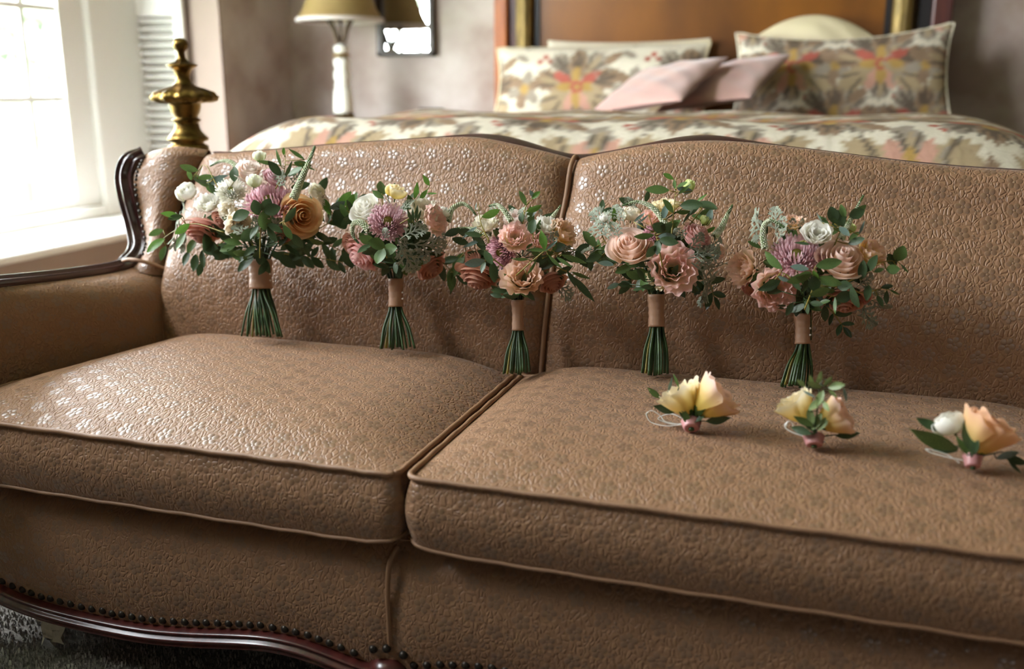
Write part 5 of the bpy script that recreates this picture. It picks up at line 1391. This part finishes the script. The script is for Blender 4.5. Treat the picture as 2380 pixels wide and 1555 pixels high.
b.sprig([(1870,560),(1858,562)], [(1866,565,36,170,'wd')], extra=-0.04)
b.sprig([(1880,680),(1930,720),(1960,760)], [], ('o', 'dd', 38, 30), extra=0.05)
b.filler(50, (130, 78), 'ddg', 44, 0.035, cen=(1885, 640))
b.filler(16, (135, 75), 'dg', 38, 0.06, cen=(1880, 560)); b.neck(16, 1868, 690)

# ------------------------------------------------------------------ boutonnieres on the right cushion
G2 = 'boutonnieres laid on the seat cushion'
def boutonniere(label, wrap, seed, centre, R):
    x0, x1, y0, y1 = wrap; xc, yc = (x0+x1)/2, (y0+y1)/2
    p = at_z(xc, y1-3, 0.5215)
    a = Arrangement('boutonniere', p, label, 'boutonniere', G2, centre, R, p.y+0.035, 0.022, seed)
    T = at_y(xc, y0, p.y+0.012); k = metres(p); r = (x1-x0)/2*k
    B = Vector((p.x, p.y, p.z+r*0.35))
    rr = a.rnd; mb = MB(); pts, rad = [], []
    for i in range(11):
        q = i/10; pts.append(B.lerp(T, q)-p); rad.append(r*(0.74+0.28*q)*(0.90 if i in (0, 10) else 1)+0.0007*(1 if i % 2 else -1))
    mb.tube(pts, rad, 14)
    a.part('ribbon_wrap', mesh_from('ribbon_wrap', mb.v, mb.f, M['pink_ribbon']), Matrix.Translation(p))
    mb = MB(); d = (B-T).normalized(); mb.tube([B-p, B+d*0.003-p], r*0.28, 8)
    a.part('stem', mesh_from('stem', mb.v, mb.f, M['stem']), Matrix.Translation(p))
    mb = MB(); mb.sphere((0,0,0), 0.0017, 8, 6)
    a.part('pearl_pin', mesh_from('pearl_pin', mb.v, mb.f, M['pearl']), Matrix.Translation(B.lerp(T, 0.5)+Vector((r*0.95, -0.002, 0))))
    a.y = p.y
    return a
def ribbon_loop(a, pts, wpx=5):
    P = smooth_path([at_y(x, y, a.y+0.015+e) for (x, y, e) in pts], 40); org = P[0]; k = metres(org)*wpx
    mb = MB(); mb.sweep([p-org for p in P], [(0.5*k*c, 0.5*k*s_) for c, s_ in ((-1,-.25),(1,-.25),(1,.25),(-1,.25))], nfix=Vector((0.3,0.2,1)))
    a.part('ribbon_loop', mesh_from('ribbon_loop', mb.v, mb.f, M['white_ribbon'], False), Matrix.Translation(org))
b = boutonniere('boutonniere of cream and pink lisianthus with a looped white ribbon, leftmost on the cushion', (1583,1630,979,1007), 21, (1625,930), 110)
b.flower('lis', 1584, 926, 116, 120, 82, 'yellowcream', 0.0, 'cream lisianthus', cup=True, depth=0.95)
b.flower('lis', 1660, 928, 138, 40, 84, 'yellowpink', 0.0, 'pink and yellow lisianthus', cup=True, depth=0.95)
b.flower('lis', 1618, 912, 70, 95, 70, 'yellowcream', 0.025, 'cream lisianthus', cup=True)
b.sprig([(1606,990),(1580,955),(1540,930)], [(1520,913,42,140,'pg'),(1545,950,56,165,'pd'),(1558,895,36,70,'wu'),(1572,885,34,110,'wg')], extra=0.015, stem='stem', col='g')
b.sprig([(1606,990),(1604,965)], [(1616,962,54,70,'pd'),(1594,968,44,110,'pg'),(1632,968,40,40,'pd'),(1585,955,40,105,'pd'),(1670,975,60,8,'pd')], extra=-0.012, stem='stem')
ribbon_loop(b, [(1590,986,0),(1550,990,-.004),(1515,982,0),(1503,964,.004),(1514,954,.006),(1535,966,.004),(1548,980,0),(1590,988,.004)])
ribbon_loop(b, [(1590,984,.01),(1560,985,.012),(1530,972,.016),(1560,962,.016),(1592,975,.012)], 7)
b = boutonniere('boutonniere of two yellow peach lisianthus with variegated sprigs, in the middle of three', (1867,1916,1011,1047), 22, (1905,950), 110)
b.flower('lis', 1852, 944, 112, 122, 82, 'yellowcream', 0.0, 'yellow cream lisianthus', cup=True, depth=0.95)
b.flower('lis', 1944, 970, 116, 26, 82, 'yellowpink', 0.0, 'peach and yellow lisianthus', cup=True, depth=0.95)
b.sprig([(1892,1010),(1900,950),(1905,900),(1915,880)], [(1905,878,34,60,'ov'),(1862,890,26,140,'ov'),(1893,895,36,160,'ov'),(1945,897,42,10,'ov'),(1964,918,36,280,'wu'),(1935,915,26,320,'ov'),(1906,925,40,70,'ov'),(1896,940,44,40,'ov'),(1920,945,30,300,'ov'),(1880,915,34,150,'wu'),(1886,885,30,100,'ov'),(1925,885,30,50,'ov')], extra=-0.025, stem='stem')
b.sprig([(1892,1010),(1890,985)], [(1880,985,56,130,'pd'),(1898,980,44,60,'ov'),(1868,978,50,150,'pg'),(1912,985,40,50,'ov'),(1885,968,40,100,'ov'),(1862,1000,52,160,'pd')], extra=-0.02, stem='stem')
b.sprig([(1900,1015),(1950,1010)], [(1970,1010,54,8,'pd')], extra=0.01, stem='stem')
ribbon_loop(b, [(1870,1014,0),(1845,1006,0),(1826,994,.003),(1832,980,.006),(1842,984,.006),(1848,1000,.003),(1872,1018,0)], 8)
b = boutonniere('boutonniere of a white bud and large peach lisianthus, rightmost on the cushion', (2238,2282,1058,1096), 23, (2250,1000), 130)
b.flower('globe', 2208, 986, 84, 115, 72, 'white', 0.0, 'white bud', tall=1.1)
b.flower('lis', 2292, 1006, 160, 52, 84, 'yellowpeach', 0.0, 'peach lisianthus', cup=True, depth=0.9)
b.sprig([(2258,1062),(2240,1040),(2200,1035)], [(2170,1022,120,158,'pg'),(2160,985,60,150,'pd'),(2190,1040,70,165,'pd')], extra=0.008, stem='stem')
b.sprig([(2258,1062),(2254,1040)], [(2254,1014,82,100,'pd'),(2238,1036,50,115,'pg'),(2268,1040,40,70,'pd')], extra=-0.028, stem='stem')
b.sprig([(2265,1062),(2330,1050)], [(2340,1058,50,20,'ou'),(2360,1070,46,340,'od'),(2356,1085,40,310,'wd')], extra=0.012, stem='stem')
ribbon_loop(b, [(2240,1070,0),(2200,1062,.002),(2160,1050,.004),(2158,1044,.006),(2200,1056,.006),(2230,1076,.002)], 8)
